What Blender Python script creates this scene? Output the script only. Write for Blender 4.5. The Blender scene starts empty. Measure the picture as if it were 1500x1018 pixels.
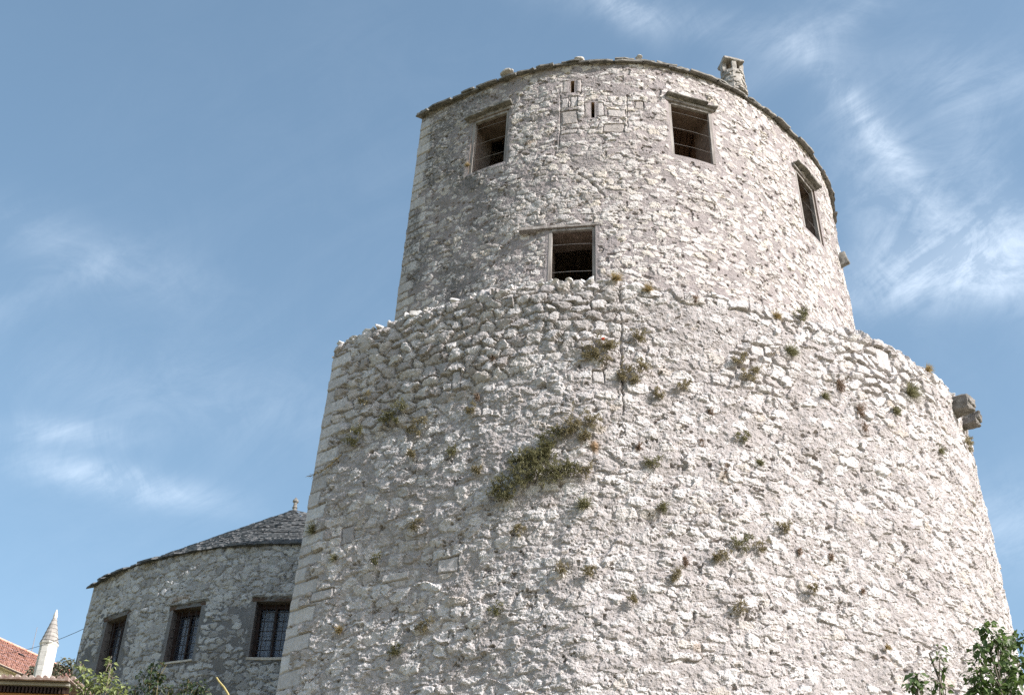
import bpy, bmesh, math, random
import numpy as np
from mathutils import Vector, Matrix
rad = math.radians
S = bpy.context.scene

# ------------------------------------------------------------------ camera
FPX, PITCH, ROLL = 2100.0, 0.604, 0.033          # focal length in photo pixels (1500 wide)
Fv = np.array([0, math.cos(PITCH), math.sin(PITCH)])
R0 = np.array([1.0, 0, 0]); U0 = np.cross(R0, Fv)
Rv = math.cos(ROLL)*R0 + math.sin(ROLL)*U0
Uv = -math.sin(ROLL)*R0 + math.cos(ROLL)*U0
cam = bpy.data.cameras.new('camera'); cam_o = bpy.data.objects.new('camera', cam)
S.collection.objects.link(cam_o)
cam.sensor_width = 36; cam.lens = 36*FPX/1500; cam.clip_end = 5000; cam.clip_start = 0.1
cam_o.matrix_world = Matrix(((Rv[0], Uv[0], -Fv[0], 0), (Rv[1], Uv[1], -Fv[1], 0), (Rv[2], Uv[2], -Fv[2], 0), (0, 0, 0, 1)))
S.camera = cam_o
S.cycles.use_denoising = False
def ray(px, py):
    d = Fv + (px-750)/FPX*Rv - (py-509)/FPX*Uv
    return d/np.linalg.norm(d)
def at_y(px, py, y):
    d = ray(px, py); return d*(y/d[1])

# ------------------------------------------------------------------ light
SUN_AZ, SUN_EL = 120.0, 36.0                       # azimuth clockwise from +Y
S.view_settings.view_transform = 'Standard'; S.view_settings.look = 'None'
S.view_settings.gamma = 1; S.view_settings.exposure = 0.92
sl = bpy.data.lights.new('sun', 'SUN'); sl.energy = 4.2; sl.angle = rad(0.5); sl.color = (1, 0.965, 0.935)
so = bpy.data.objects.new('sun', sl); S.collection.objects.link(so)
sdir = Vector((math.sin(rad(SUN_AZ))*math.cos(rad(SUN_EL)), math.cos(rad(SUN_AZ))*math.cos(rad(SUN_EL)), math.sin(rad(SUN_EL))))
so.rotation_euler = sdir.to_track_quat('Z', 'Y').to_euler(); so.location = (30, -20, 60)

W = bpy.data.worlds.new('World'); S.world = W; W.use_nodes = True
class NT:
    def __init__(s, tree): s.t = tree; s.n = tree.nodes; s.l = tree.links
    def new(s, typ, **kw):
        n = s.n.new(typ)
        for k, v in kw.items(): setattr(n, k, v)
        return n
    def put(s, sock, v):
        if isinstance(v, bpy.types.NodeSocket): s.l.new(v, sock)
        elif v is not None: sock.default_value = v
    def math(s, op, a, b=None, c=None, clamp=False):
        n = s.new('ShaderNodeMath', operation=op, use_clamp=clamp)
        s.put(n.inputs[0], a)
        if b is not None: s.put(n.inputs[1], b)
        if c is not None: s.put(n.inputs[2], c)
        return n.outputs[0]
    def dot(s, v, w):
        n = s.new('ShaderNodeVectorMath', operation='DOT_PRODUCT'); s.put(n.inputs[0], v); s.put(n.inputs[1], w); return n.outputs['Value']
    def mix(s, f, a, b, blend='MIX'):
        n = s.new('ShaderNodeMix', data_type='RGBA', blend_type=blend)
        s.put(n.inputs[0], f); s.put(n.inputs[6], a if isinstance(a, bpy.types.NodeSocket) else (*a, 1)[:4]); s.put(n.inputs[7], b if isinstance(b, bpy.types.NodeSocket) else (*b, 1)[:4])
        return n.outputs[2]
    def noise(s, vec, scale, detail=4, rough=.55, dist=0.0, out=0):
        n = s.new('ShaderNodeTexNoise'); s.put(n.inputs['Vector'], vec); n.inputs['Scale'].default_value = scale
        n.inputs['Detail'].default_value = detail; n.inputs['Roughness'].default_value = rough; n.inputs['Distortion'].default_value = dist
        return n.outputs[out]
    def ramp(s, f, stops, interp='LINEAR'):
        n = s.new('ShaderNodeValToRGB'); s.put(n.inputs[0], f); r = n.color_ramp; r.interpolation = interp
        while len(r.elements) < len(stops): r.elements.new(0.5)
        for e, (p, c) in zip(r.elements, stops):
            e.position = p; e.color = (c, c, c, 1) if isinstance(c, (int, float)) else (*c, 1)
        return n.outputs[0]
    def maprange(s, v, a, b, c=0.0, d=1.0):
        n = s.new('ShaderNodeMapRange'); s.put(n.inputs[0], v)
        for i, x in enumerate((a, b, c, d)): n.inputs[i+1].default_value = x
        return n.outputs[0]

def build_world():
    t = NT(W.node_tree)
    bg = W.node_tree.nodes['Background']
    sky = t.new('ShaderNodeTexSky', sky_type='NISHITA', sun_disc=False)
    sky.sun_elevation = rad(SUN_EL); sky.sun_rotation = rad(SUN_AZ); sky.altitude = 100
    sky.air_density = 1.0; sky.dust_density = 1.6; sky.ozone_density = 1.0
    tc = t.new('ShaderNodeTexCoord'); d = tc.outputs['Generated']
    # thin cirrus: streaks of noise gathered in a few parts of the sky
    a1 = Vector((0.83, -0.30, 0.47)).normalized(); a2 = Vector((0.2, 0.9, 0.2)).cross(a1).normalized(); a3 = a1.cross(a2)
    cv = t.new('ShaderNodeCombineXYZ')
    t.put(cv.inputs[0], t.math('MULTIPLY', t.dot(d, a1), 3.2)); t.put(cv.inputs[1], t.math('MULTIPLY', t.dot(d, a2), 11.0)); t.put(cv.inputs[2], t.math('MULTIPLY', t.dot(d, a3), 9.0))
    streak = t.noise(cv.outputs[0], 2.1, 10, .66, 1.3)
    fine = t.noise(d, 16, 10, .72, 1.6)
    tex = t.math('ADD', t.math('MULTIPLY', streak, .6), t.math('MULTIPLY', fine, .45))
    wisp = t.maprange(tex, .46, .74)
    total = t.math('MULTIPLY', t.maprange(t.noise(d, 2.2, 3, .5), .45, .75), .05)
    spots = [(1410, 378, .060, .016, -18, .70), (1345, 275, .06, .014, 50, .42), (1290, 330, .04, .014, 60, .30), (1440, 250, .05, .014, 65, .22), (1270, 180, .035, .006, 50, .40), (1200, 60, .05, .006, -35, .10), (1490, 130, .045, .018, 10, .20), (1480, 410, .03, .012, 0, .5), (178, 706, .042, .008, 12, .55), (80, 632, .03, .006, 5, .35), (330, 590, .10, .02, 8, .12),
             (140, 375, .05, .014, 20, .20), (1000, 30, .08, .009, 12, .20), (910, 5, .02, .008, 40, .4), (60, 430, .05, .008, -25, .12), (1480, 770, .05, .02, 0, .35), (1180, 50, .05, .012, -30, .16)]
    for px, py, sa, sb, ang, amp in spots:
        d0 = ray(px, py); e1 = Rv - d0*(Rv@d0); e1 /= np.linalg.norm(e1); e2 = np.cross(d0, e1)
        c, s_ = math.cos(rad(ang)), math.sin(rad(ang))
        x = t.math('DIVIDE', t.dot(d, tuple(c*e1+s_*e2)), sa); y = t.math('DIVIDE', t.dot(d, tuple(-s_*e1+c*e2)), sb)
        g = t.math('EXPONENT', t.math('MULTIPLY', t.math('ADD', t.math('MULTIPLY', x, x), t.math('MULTIPLY', y, y)), -0.5))
        g = t.math('MULTIPLY', g, t.math('GREATER_THAN', t.dot(d, tuple(d0)), 0))
        total = t.math('ADD', total, t.math('MULTIPLY', g, amp))
    m = t.math('MULTIPLY', t.math('MULTIPLY', total, .50), t.math('ADD', wisp, .30), clamp=True)
    hs = t.new('ShaderNodeHueSaturation'); hs.inputs['Hue'].default_value = .485; hs.inputs['Saturation'].default_value = 0.97; hs.inputs['Value'].default_value = 1.0
    t.put(hs.inputs['Color'], sky.outputs[0])
    col = t.mix(m, hs.outputs[0], (7.2, 7.8, 8.5))
    t.put(bg.inputs[0], col); bg.inputs[1].default_value = 0.122
build_world()

# ------------------------------------------------------------------ object helpers
def link(o): S.collection.objects.link(o); return o
def tag(o, label=None, cat=None, group=None, kind=None):
    if label: o['label'] = label
    if cat: o['category'] = cat
    if group: o['group'] = group
    if kind: o['kind'] = kind
    return o
def empty(name, loc=(0, 0, 0), label=None, cat=None, group=None):
    o = link(bpy.data.objects.new(name, None)); o.location = loc; o.empty_display_size = .3
    return tag(o, label, cat, group)
def keep(o, parent):
    if parent is not None:
        o.parent = parent
        p = parent; M = Matrix.Identity(4)
        chain = []
        while p is not None: chain.append(p); p = p.parent
        for q in reversed(chain): M = M @ q.matrix_parent_inverse @ Matrix.LocRotScale(q.location, q.rotation_euler, q.scale)
        o.matrix_parent_inverse = M.inverted()
    return o
def obj(name, bm, m, parent=None, smooth=False):
    me = bpy.data.meshes.new(name); bm.to_mesh(me); bm.free()
    me.materials.append(m)
    if smooth: me.polygons.foreach_set('use_smooth', [True]*len(me.polygons))
    o = link(bpy.data.objects.new(name, me)); return keep(o, parent)
def mesh_np(name, V, Fq, m, parent=None, attrs=None, smooth=False):
    me = bpy.data.meshes.new(name); n = len(Fq)
    me.vertices.add(len(V)); me.vertices.foreach_set('co', np.ascontiguousarray(V, dtype=np.float32).ravel())
    k = Fq.shape[1]
    me.loops.add(n*k); me.loops.foreach_set('vertex_index', np.ascontiguousarray(Fq, dtype=np.int32).ravel())
    me.polygons.add(n); me.polygons.foreach_set('loop_start', np.arange(0, n*k, k, dtype=np.int32))
    me.update(calc_edges=True)
    me.polygons.foreach_set('use_smooth', np.full(n, smooth))
    me.materials.append(m)
    if attrs is not None:
        a = me.color_attributes.new(name='wall', type='FLOAT_COLOR', domain='POINT')
        a.data.foreach_set('color', np.ascontiguousarray(attrs, dtype=np.float32).ravel())
    o = link(bpy.data.objects.new(name, me)); return keep(o, parent)

# ------------------------------------------------------------------ numpy noise
def hsh(ix, iy, seed):
    h = (ix.astype(np.int64)*374761393 + iy.astype(np.int64)*668265263 + seed*1274126177) & 0xffffffff
    h = ((h ^ (h >> 13))*1103515245) & 0xffffffff
    h = ((h ^ (h >> 15))*2246822519) & 0xffffffff
    return ((h ^ (h >> 16)) & 0xffffff)/float(0xffffff)
def vnoise(x, y, seed):
    ix, iy = np.floor(x), np.floor(y); fx, fy = x-ix, y-iy
    fx = fx*fx*fx*(fx*(fx*6-15)+10); fy = fy*fy*fy*(fy*(fy*6-15)+10)
    a, b = hsh(ix, iy, seed), hsh(ix+1, iy, seed); c, d = hsh(ix, iy+1, seed), hsh(ix+1, iy+1, seed)
    return (a+(b-a)*fx)*(1-fy)+(c+(d-c)*fx)*fy
def fbm(x, y, seed, octv=4, g=.5):
    s = np.zeros_like(x); a = 1.0; t = 0
    for i in range(octv):
        s += a*vnoise(x*2**i*1.03+i*7.7, y*2**i*.98+i*3.1, seed+i*17); t += a; a *= g
    return s/t
def worley(x, y, seed, jit=.9):
    """edge distance, cell id hashes, offset from the cell's point"""
    ix, iy = np.floor(x), np.floor(y)
    f1 = np.full(x.shape, 9.0); f2 = f1.copy(); cx = np.zeros_like(x); cy = np.zeros_like(x); ox = np.zeros_like(x); oy = np.zeros_like(x)
    for dj in (-1, 0, 1):
        for di in (-1, 0, 1):
            jx, jy = ix+di, iy+dj
            px = jx+.5+(hsh(jx, jy, seed)-.5)*jit; py = jy+.5+(hsh(jx, jy, seed+5)-.5)*jit
            dx, dy = x-px, y-py; d = np.sqrt(dx*dx+dy*dy)
            n = d < f1
            f2 = np.where(n, f1, np.minimum(f2, d))
            cx = np.where(n, jx, cx); cy = np.where(n, jy, cy); ox = np.where(n, dx, ox); oy = np.where(n, dy, oy)
            f1 = np.minimum(f1, d)
    return f2-f1, f1, cx, cy, ox, oy
def sst(a, b, x):
    t = np.clip((x-a)/(b-a), 0, 1); return t*t*(3-2*t)
def stones(u, v, w, h, seed, joint=.14, courses=0.0, tilt=.5, dome=.5):
    """a layer of rubble stones, sizes w by h metres: height 0..1, random per stone, random 2"""
    wx = (fbm(u/w*.9, v/h*.9, seed+3, 5, .62)-.5)*1.0; wy = (fbm(u/w*.9+31, v/h*.9+9, seed+4, 5, .62)-.5)*1.0
    x, y = u/w+wx, v/h+wy*(1-courses*.5)
    if courses > 0: x = x+.5*(np.floor(y) % 2)
    e, f1, cx, cy, ox, oy = worley(x, y, seed, .85-.35*courses)
    r1 = hsh(cx, cy, seed+11); r2 = hsh(cx, cy, seed+12); ta = hsh(cx, cy, seed+13)*6.283; tm = hsh(cx, cy, seed+14)*tilt
    edge = sst(0.02, joint*(1+.8*hsh(cx, cy, seed+15))+.03, e)
    top = 1-dome*np.clip(f1, 0, 1)**2*1.1+tm*(ox*np.cos(ta)+oy*np.sin(ta))
    return edge*top, r1, r2, edge, e

# ------------------------------------------------------------------ materials
def newmat(name):
    m = bpy.data.materials.new(name); m.use_nodes = True
    t = NT(m.node_tree); return m, t, m.node_tree.nodes['Principled BSDF']
def wall_mat(name, mortar, stone_stops, dark=(.12, .115, .11), bump=.6, mortar2=None):
    m, t, b = newmat(name)
    at = t.new('ShaderNodeAttribute', attribute_name='wall'); sp = t.new('ShaderNodeSeparateColor'); t.put(sp.inputs[0], at.outputs['Color'])
    mask, rnd, aux = sp.outputs[0], sp.outputs[1], sp.outputs[2]
    lich = at.outputs['Alpha']
    g = t.new('ShaderNodeNewGeometry').outputs['Position']
    n1 = t.noise(g, 2.5, 5, .6); n2 = t.noise(g, 18, 6, .65); n3 = t.noise(g, 70, 4, .7)
    st = t.ramp(rnd, stone_stops)
    st = t.mix(t.maprange(n2, .35, .75, 0, .55), st, t.mix(.5, st, (.30, .27, .25)))
    mo = t.mix(t.maprange(n1, .35, .7), mortar, mortar2 or tuple(c*.8 for c in mortar))
    mo = t.mix(t.maprange(n2, .45, .8, 0, .5), mo, tuple(min(1, c*1.5) for c in mortar))
    soft = t.maprange(t.math('ADD', mask, t.math('MULTIPLY', t.math('SUBTRACT', n3, .5), .6)), .3, .6)
    c = t.mix(soft, mo, st)
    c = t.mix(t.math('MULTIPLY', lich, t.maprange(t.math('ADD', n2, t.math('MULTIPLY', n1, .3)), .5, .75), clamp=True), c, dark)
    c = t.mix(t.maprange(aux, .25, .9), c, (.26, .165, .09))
    c = t.mix(t.maprange(t.noise(g, .55, 5, .6), .45, .75, 0, .22), c, (.31, .28, .26))
    sv = t.new('ShaderNodeMapping'); sv.inputs['Scale'].default_value = (2.2, 2.2, .28); t.put(sv.inputs[0], g)
    c = t.mix(t.maprange(t.noise(sv.outputs[0], 1.4, 6, .6), .50, .74, 0, .34), c, (.25, .225, .21))       # iron-stained and reddish stones
    c = t.mix(t.maprange(n3, .55, .8, 0, .35), c, (.16, .145, .13))
    t.put(b.inputs['Base Color'], c); b.inputs['Roughness'].default_value = .92; b.inputs['Specular IOR Level'].default_value = .2
    bp = t.new('ShaderNodeBump'); bp.inputs['Strength'].default_value = bump; bp.inputs['Distance'].default_value = .02
    vo = t.new('ShaderNodeTexVoronoi'); vo.inputs['Scale'].default_value = 38; t.put(vo.inputs['Vector'], g)
    hh = t.math('ADD', t.math('MULTIPLY', t.noise(g, 30, 8, .75), 1.6), t.math('MULTIPLY', vo.outputs[0], .35))
    t.put(bp.inputs['Height'], hh); t.put(b.inputs['Normal'], bp.outputs[0])
    return m
def simple_mat(name, c1, c2, scale=8, rough=.85, bump=.3, stretch=None, dist=.01, spec=.3, contrast=(.35, .7)):
    m, t, b = newmat(name)
    g = t.new('ShaderNodeTexCoord').outputs['Object']
    if stretch:
        mp = t.new('ShaderNodeMapping'); mp.inputs['Scale'].default_value = stretch; t.put(mp.inputs[0], g); g = mp.outputs[0]
    n = t.noise(g, scale, 7, .65)
    t.put(b.inputs['Base Color'], t.mix(t.maprange(n, *contrast), c1, c2))
    b.inputs['Roughness'].default_value = rough; b.inputs['Specular IOR Level'].default_value = spec
    if bump:
        bp = t.new('ShaderNodeBump'); bp.inputs['Strength'].default_value = bump; bp.inputs['Distance'].default_value = dist
        t.put(bp.inputs['Height'], t.noise(g, scale*3, 6, .7)); t.put(b.inputs['Normal'], bp.outputs[0])
    return m
def leaf_mat(name, c1, c2, trans=.3):
    m, t, b = newmat(name)
    n = t.noise(t.new('ShaderNodeNewGeometry').outputs['Position'], 9, 3, .6)
    rp = t.new('ShaderNodeNewGeometry').outputs['Random Per Island']
    f = t.math('ADD', t.math('MULTIPLY', n, .5), t.math('MULTIPLY', rp, .5))
    col = t.mix(t.maprange(f, .25, .75), c1, c2)
    t.put(b.inputs['Base Color'], col); b.inputs['Roughness'].default_value = .55
    tr = t.new('ShaderNodeBsdfTranslucent'); t.put(tr.inputs[0], col)
    ms = t.new('ShaderNodeMixShader'); ms.inputs[0].default_value = trans
    out = [x for x in m.node_tree.nodes if x.type == 'OUTPUT_MATERIAL'][0]
    t.l.new(b.outputs[0], ms.inputs[1]); t.l.new(tr.outputs[0], ms.inputs[2]); t.l.new(ms.outputs[0], out.inputs[0])
    return m
M_LOW = wall_mat('limestone_rubble_weathered', (.405, .37, .36), [(0, (.38, .345, .335)), (.25, (.50, .465, .455)), (.6, (.61, .575, .565)), (.9, (.68, .65, .64)), (1, (.48, .42, .37))], mortar2=(.31, .28, .27), bump=.7)
M_UP = wall_mat('limestone_rubble_mortared', (.315, .275, .268), [(0, (.38, .34, .315)), (.25, (.51, .47, .45)), (.7, (.63, .595, .57)), (1, (.58, .52, .45))], mortar2=(.24, .215, .21), bump=.7)
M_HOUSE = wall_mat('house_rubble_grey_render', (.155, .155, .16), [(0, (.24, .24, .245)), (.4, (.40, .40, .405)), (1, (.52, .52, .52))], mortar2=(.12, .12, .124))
M_SLAB = simple_mat('grey_stone_slab', (.09, .085, .075), (.29, .27, .24), 6, .9, .6)
M_SLATE = simple_mat('dark_slate', (.05, .054, .058), (.17, .175, .18), 5, .7, .5)
M_ROCK = simple_mat('pale_rock', (.36, .33, .30), (.62, .59, .55), 7, .92, .7, dist=.02)
M_CHIM = simple_mat('grey_beige_rubble', (.20, .18, .16), (.46, .43, .39), 9, .92, .7, dist=.02)
M_CORBEL = simple_mat('shade_toned_corbel_stone', (.12, .11, .10), (.27, .25, .23), 7, .92, .8, dist=.03)  # albedo darkened to stand for the shadow side of the corbels
M_WOOD = simple_mat('weathered_grey_wood', (.15, .128, .115), (.36, .335, .31), 9, .85, .4, (1, 1, .15))
M_WOODB = simple_mat('brown_wood', (.05, .03, .022), (.13, .085, .06), 9, .8, .4, (.15, 1, 1))
M_DWOOD = simple_mat('dark_brown_wood', (.02, .011, .009), (.045, .022, .017), 9, .7, .3)
M_IRON = simple_mat('black_iron', (.015, .014, .014), (.04, .03, .028), 20, .6, .2)
M_WIRE = simple_mat('pale_wire', (.14, .13, .125), (.26, .24, .23), 20, .5, 0)
M_INNER = simple_mat('inner_reveal_plaster', (.17, .125, .10), (.30, .235, .20), 6, .95, .6, dist=.02)
M_DARKIN = simple_mat('interior_brown_boards', (.30, .21, .15), (.45, .33, .24), 3, .95, .4, (9, .6, 1))

# ------------------------------------------------------------------ small geometry helpers
def basis(n, up=(0, 0, 1)):
    n = Vector(n).normalized(); u = Vector(up); t = u.cross(n).normalized(); u2 = n.cross(t)
    return Matrix((t, u2, n)).transposed()        # columns: tangent, up, outward
def add_box(bm, c, half, B=None, jit=0.0, sub=0, rng=random, rough=0.0, bevel=0.0):
    """box centred at c, half sizes along basis columns"""
    B = B or Matrix.Identity(3)
    t = bmesh.new(); bmesh.ops.create_cube(t, size=2)
    for v in t.verts:
        v.co = Vector((v.co.x*half[0]+rng.uniform(-jit, jit), v.co.y*half[1]+rng.uniform(-jit, jit), v.co.z*half[2]+rng.uniform(-jit, jit)))
    if bevel: bmesh.ops.bevel(t, geom=t.edges[:], offset=bevel, segments=1, affect='EDGES')
    if sub:
        bmesh.ops.subdivide_edges(t, edges=t.edges[:], cuts=sub, use_grid_fill=True)
    if rough:
        o = Vector((rng.uniform(0, 99), rng.uniform(0, 99), rng.uniform(0, 99)))
        from mathutils import noise
        for v in t.verts:
            d = noise.noise_vector(v.co*(1.2/max(half))+o)*rough + noise.noise_vector(v.co*(4/max(half))+o)*rough*.4
            v.co += d
    M = Matrix.Translation(Vector(c)) @ B.to_4x4()
    vm = {v: bm.verts.new(M @ v.co) for v in t.verts}
    for f in t.faces: bm.faces.new([vm[v] for v in f.verts])
    t.free()
def add_tube(bm, pts, r0, r1=None, seg=6):
    r1 = r0 if r1 is None else r1; n = len(pts); rings = []
    for i, p in enumerate(pts):
        p = Vector(p); d = (Vector(pts[min(i+1, n-1)])-Vector(pts[max(i-1, 0)])).normalized()
        a = d.orthogonal().normalized(); b = d.cross(a); r = r0+(r1-r0)*i/max(1, n-1)
        rings.append([bm.verts.new(p+(a*math.cos(k*2*math.pi/seg)+b*math.sin(k*2*math.pi/seg))*r) for k in range(seg)])
    for i in range(n-1):
        # align the rings
        A, Bq = rings[i], rings[i+1]; k0 = min(range(seg), key=lambda k: (A[0].co-Bq[k].co).length)
        Bq = Bq[k0:]+Bq[:k0]; rings[i+1] = Bq
        for k in range(seg): bm.faces.new([A[k], A[(k+1) % seg], Bq[(k+1) % seg], Bq[k]])
    bm.faces.new(rings[0][::-1]); bm.faces.new(rings[-1])
def add_lathe(bm, c, prof, seg=16, rot=0.0, jit=0.0, rng=random):
    rings = []
    for r, z in prof:
        rings.append([bm.verts.new((c[0]+(r+rng.uniform(-jit, jit))*math.cos(rot+k*2*math.pi/seg), c[1]+(r+rng.uniform(-jit, jit))*math.sin(rot+k*2*math.pi/seg), c[2]+z+rng.uniform(-jit, jit)*.5)) for k in range(seg)])
    for a, b in zip(rings, rings[1:]):
        for k in range(seg): bm.faces.new([a[k], a[(k+1) % seg], b[(k+1) % seg], b[k]])
    bm.faces.new(rings[0][::-1]); bm.faces.new(rings[-1])
def rock(bm, c, r, squash=(1, 1, .6), rng=random, rough=.25, cut=.8):
    from mathutils import noise
    t = bmesh.new(); bmesh.ops.create_icosphere(t, subdivisions=3, radius=1)
    o = Vector((rng.uniform(0, 99),)*3); rz = Matrix.Rotation(rng.uniform(0, 6.28), 3, 'Z')
    pl = [Vector((rng.gauss(0, 1), rng.gauss(0, 1), rng.gauss(0, 1))).normalized() for _ in range(7)]
    vm = {}
    for v in t.verts:
        k = 1+rough*noise.noise(v.co*1.3+o)*1.6+rough*.4*noise.noise(v.co*4+o)
        q = v.co*k
        for pn in pl:
            dd = q.dot(pn)-cut
            if dd > 0: q = q-pn*dd
        q = Vector((q.x*squash[0], q.y*squash[1], q.z*squash[2]))*r
        vm[v] = bm.verts.new(Vector(c)+rz @ q)
    for f in t.faces: bm.faces.new([vm[v] for v in f.verts])
    t.free()

# ------------------------------------------------------------------ the tower's plan
TC = np.array([2.17, 29.33])
def polar_fn(pts, z):
    A, Rr = [], []
    for px, py in pts:
        d = ray(px, py); P = d*(z/d[2]); A.append(math.atan2(P[0]-TC[0], TC[1]-P[1])); Rr.append(math.hypot(P[0]-TC[0], P[1]-TC[1]))
    return np.array(A), np.array(Rr)
Z_LOW, Z_UP = 16.0, 24.18
B_LOW, B_UP = .032, .045
lowA, lowR = polar_fn([(492, 505), (570, 475), (640, 450), (720, 430), (800, 415), (870, 408), (950, 420), (1030, 427), (1120, 450), (1200, 475), (1260, 490), (1330, 525), (1385, 560)], Z_LOW)
lowA = np.append(lowA, [rad(62), rad(80), rad(115)]); lowR = np.append(lowR, [8.30, 8.25, 8.3])
upA, upR = polar_fn([(617, 172), (650, 156), (690, 140), (760, 113), (840, 97), (900, 93), (960, 98), (1040, 120), (1100, 152), (1150, 192), (1190, 238)], Z_UP)
upA = np.append(upA, [rad(75), rad(90), rad(115)]); upR = np.append(upR, [6.0, 6.05, 6.0])
def smooth_interp(a, A, Rr):
    w = [np.interp(a+o, A, Rr) for o in np.radians([-5, -2.5, 0, 2.5, 5])]; return sum(w)/5
def RL(a, z): return smooth_interp(a, lowA, lowR)+(Z_LOW-z)*(B_LOW+.022*np.clip((-.45-np.asarray(a))/.25, 0, 1))
def RU(a, z): return smooth_interp(a, upA, upR)+(Z_UP-z)*B_UP
PHL, PHU, PHB = rad(-43.2), rad(-49.0), rad(110)
def hit(px, py, Rf, C=TC, it=12):
    """where the view ray first meets a battered round wall: angle, height"""
    d = ray(px, py); Rr = Rf(np.array(0.0), 16.0)
    for _ in range(it):
        a = d[0]**2+d[1]**2; b = -2*(d[0]*C[0]+d[1]*C[1]); c = C[0]**2+C[1]**2-Rr**2
        disc = b*b-4*a*c
        s = (-b-math.sqrt(max(disc, 0)))/(2*a); P = d*s
        ph = math.atan2(P[0]-C[0], C[1]-P[1]); Rr = float(Rf(np.array(ph), P[2]))
    return ph, P[2]
def wpoint(ph, z, Rf, off=0.0, C=TC):
    r = float(Rf(np.array(ph), z))+off
    return Vector((C[0]+r*math.sin(ph), C[1]-r*math.cos(ph), z))

class Wall:
    """a rubble wall on a closed plan: an arc from phi0 to phi1 and a straight back; u is metres along the arc from phi0"""
    def __init__(s, C, Rf, phi0, phi1, Rn): s.C, s.Rf, s.p0, s.p1, s.Rn = C, Rf, phi0, phi1, Rn
    def u_of(s, ph): return (ph-s.p0)*s.Rn
    def build(s, name, mat, zs, fine_to, step, holes, height_fn, parent, cap=None, coarse=.09):
        phs = np.concatenate([np.arange(s.p0, fine_to, step/s.Rn), np.arange(fine_to, s.p1, coarse/s.Rn), [s.p1]])
        for (a0, a1, z0, z1) in holes:
            for a in (a0, a1): phs[np.argmin(abs(phs-a))] = a
            for z in (z0, z1): zs[np.argmin(abs(zs-z))] = z
        nb = 110
        # straight back from the arc's end to its start
        nA = len(phs); tb = np.linspace(0, 1, nb+1)[1:-1]
        U = np.concatenate([s.u_of(phs), s.u_of(s.p1)+tb*14])
        back = np.concatenate([np.zeros(nA, bool), np.ones(nb-1, bool)])
        nu = len(U)
        # vertical profile: face, then (cap) a rounded shoulder running inward
        if cap:
            zt, rr, wid = cap
            k = max(3, int(rr*1.57/step)); al = np.linspace(0, math.pi/2, k+1)[1:]
            kw = max(2, int(.35/step)); far = np.array([.6, 1.0, wid])
            ins = np.concatenate([np.zeros(len(zs)), rr*(1-np.cos(al)), rr+np.linspace(0, .35, kw+1)[1:], far])
            zz = np.concatenate([zs, zt-rr+rr*np.sin(al), np.full(kw+3, zt)])
            vv = np.concatenate([zs, zt-rr+rr*al, zt-rr+rr*1.57+np.linspace(0, .35, kw+1)[1:], zt+far])
            nz = np.concatenate([np.zeros(len(zs)), np.sin(al), np.ones(kw+3)])
        else:
            ins = np.zeros(len(zs)); zz = zs; vv = zs; nz = np.zeros(len(zs))
        nv = len(zz)
        Ug, Vg = np.meshgrid(U, vv, indexing='xy'); Zg = np.repeat(zz[:, None], nu, 1)
        H, A = height_fn(Ug, Vg, back[None, :])
        nzg = nz[:, None]; nrg = np.sqrt(1-nzg**2)
        Pg = np.concatenate([phs, np.zeros(nb-1)])[None, :]
        Rg = s.Rf(Pg, Zg)-ins[:, None]
        X = s.C[0]+(Rg+H*nrg)*np.sin(Pg); Y = s.C[1]-(Rg+H*nrg)*np.cos(Pg); Z = Zg+H*nzg
        # the straight back
        e = X[:, nA-1], Y[:, nA-1]; b0 = X[:, 0], Y[:, 0]
        for q, tq in enumerate(tb):
            X[:, nA+q] = e[0]*(1-tq)+b0[0]*tq; Y[:, nA+q] = e[1]*(1-tq)+b0[1]*tq
        dx, dy = (b0[0]-e[0]), (b0[1]-e[1]); L = np.hypot(dx, dy)
        X[:, nA:] += (H[:, nA:]*(dy/L)[:, None])*-1*nrg; Y[:, nA:] += H[:, nA:]*(dx/L)[:, None]*nrg
        V = np.stack([X, Y, Z], -1).reshape(-1, 3)
        i, j = np.meshgrid(np.arange(nu), np.arange(nv-1), indexing='xy')
        i2 = (i+1) % nu
        F = np.stack([j*nu+i, j*nu+i2, (j+1)*nu+i2, (j+1)*nu+i], -1)
        keepm = np.ones(F.shape[:2], bool)
        for (a0, a1, z0, z1) in holes:
            ia, ib = np.argmin(abs(phs-a0)), np.argmin(abs(phs-a1)); ja, jb = np.argmin(abs(zs-z0)), np.argmin(abs(zs-z1))
            keepm[ja:jb, ia:ib] = False
        F = F[keepm].reshape(-1, 4)
        return mesh_np(name, V, F, mat, parent, A.reshape(-1, 4))

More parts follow.
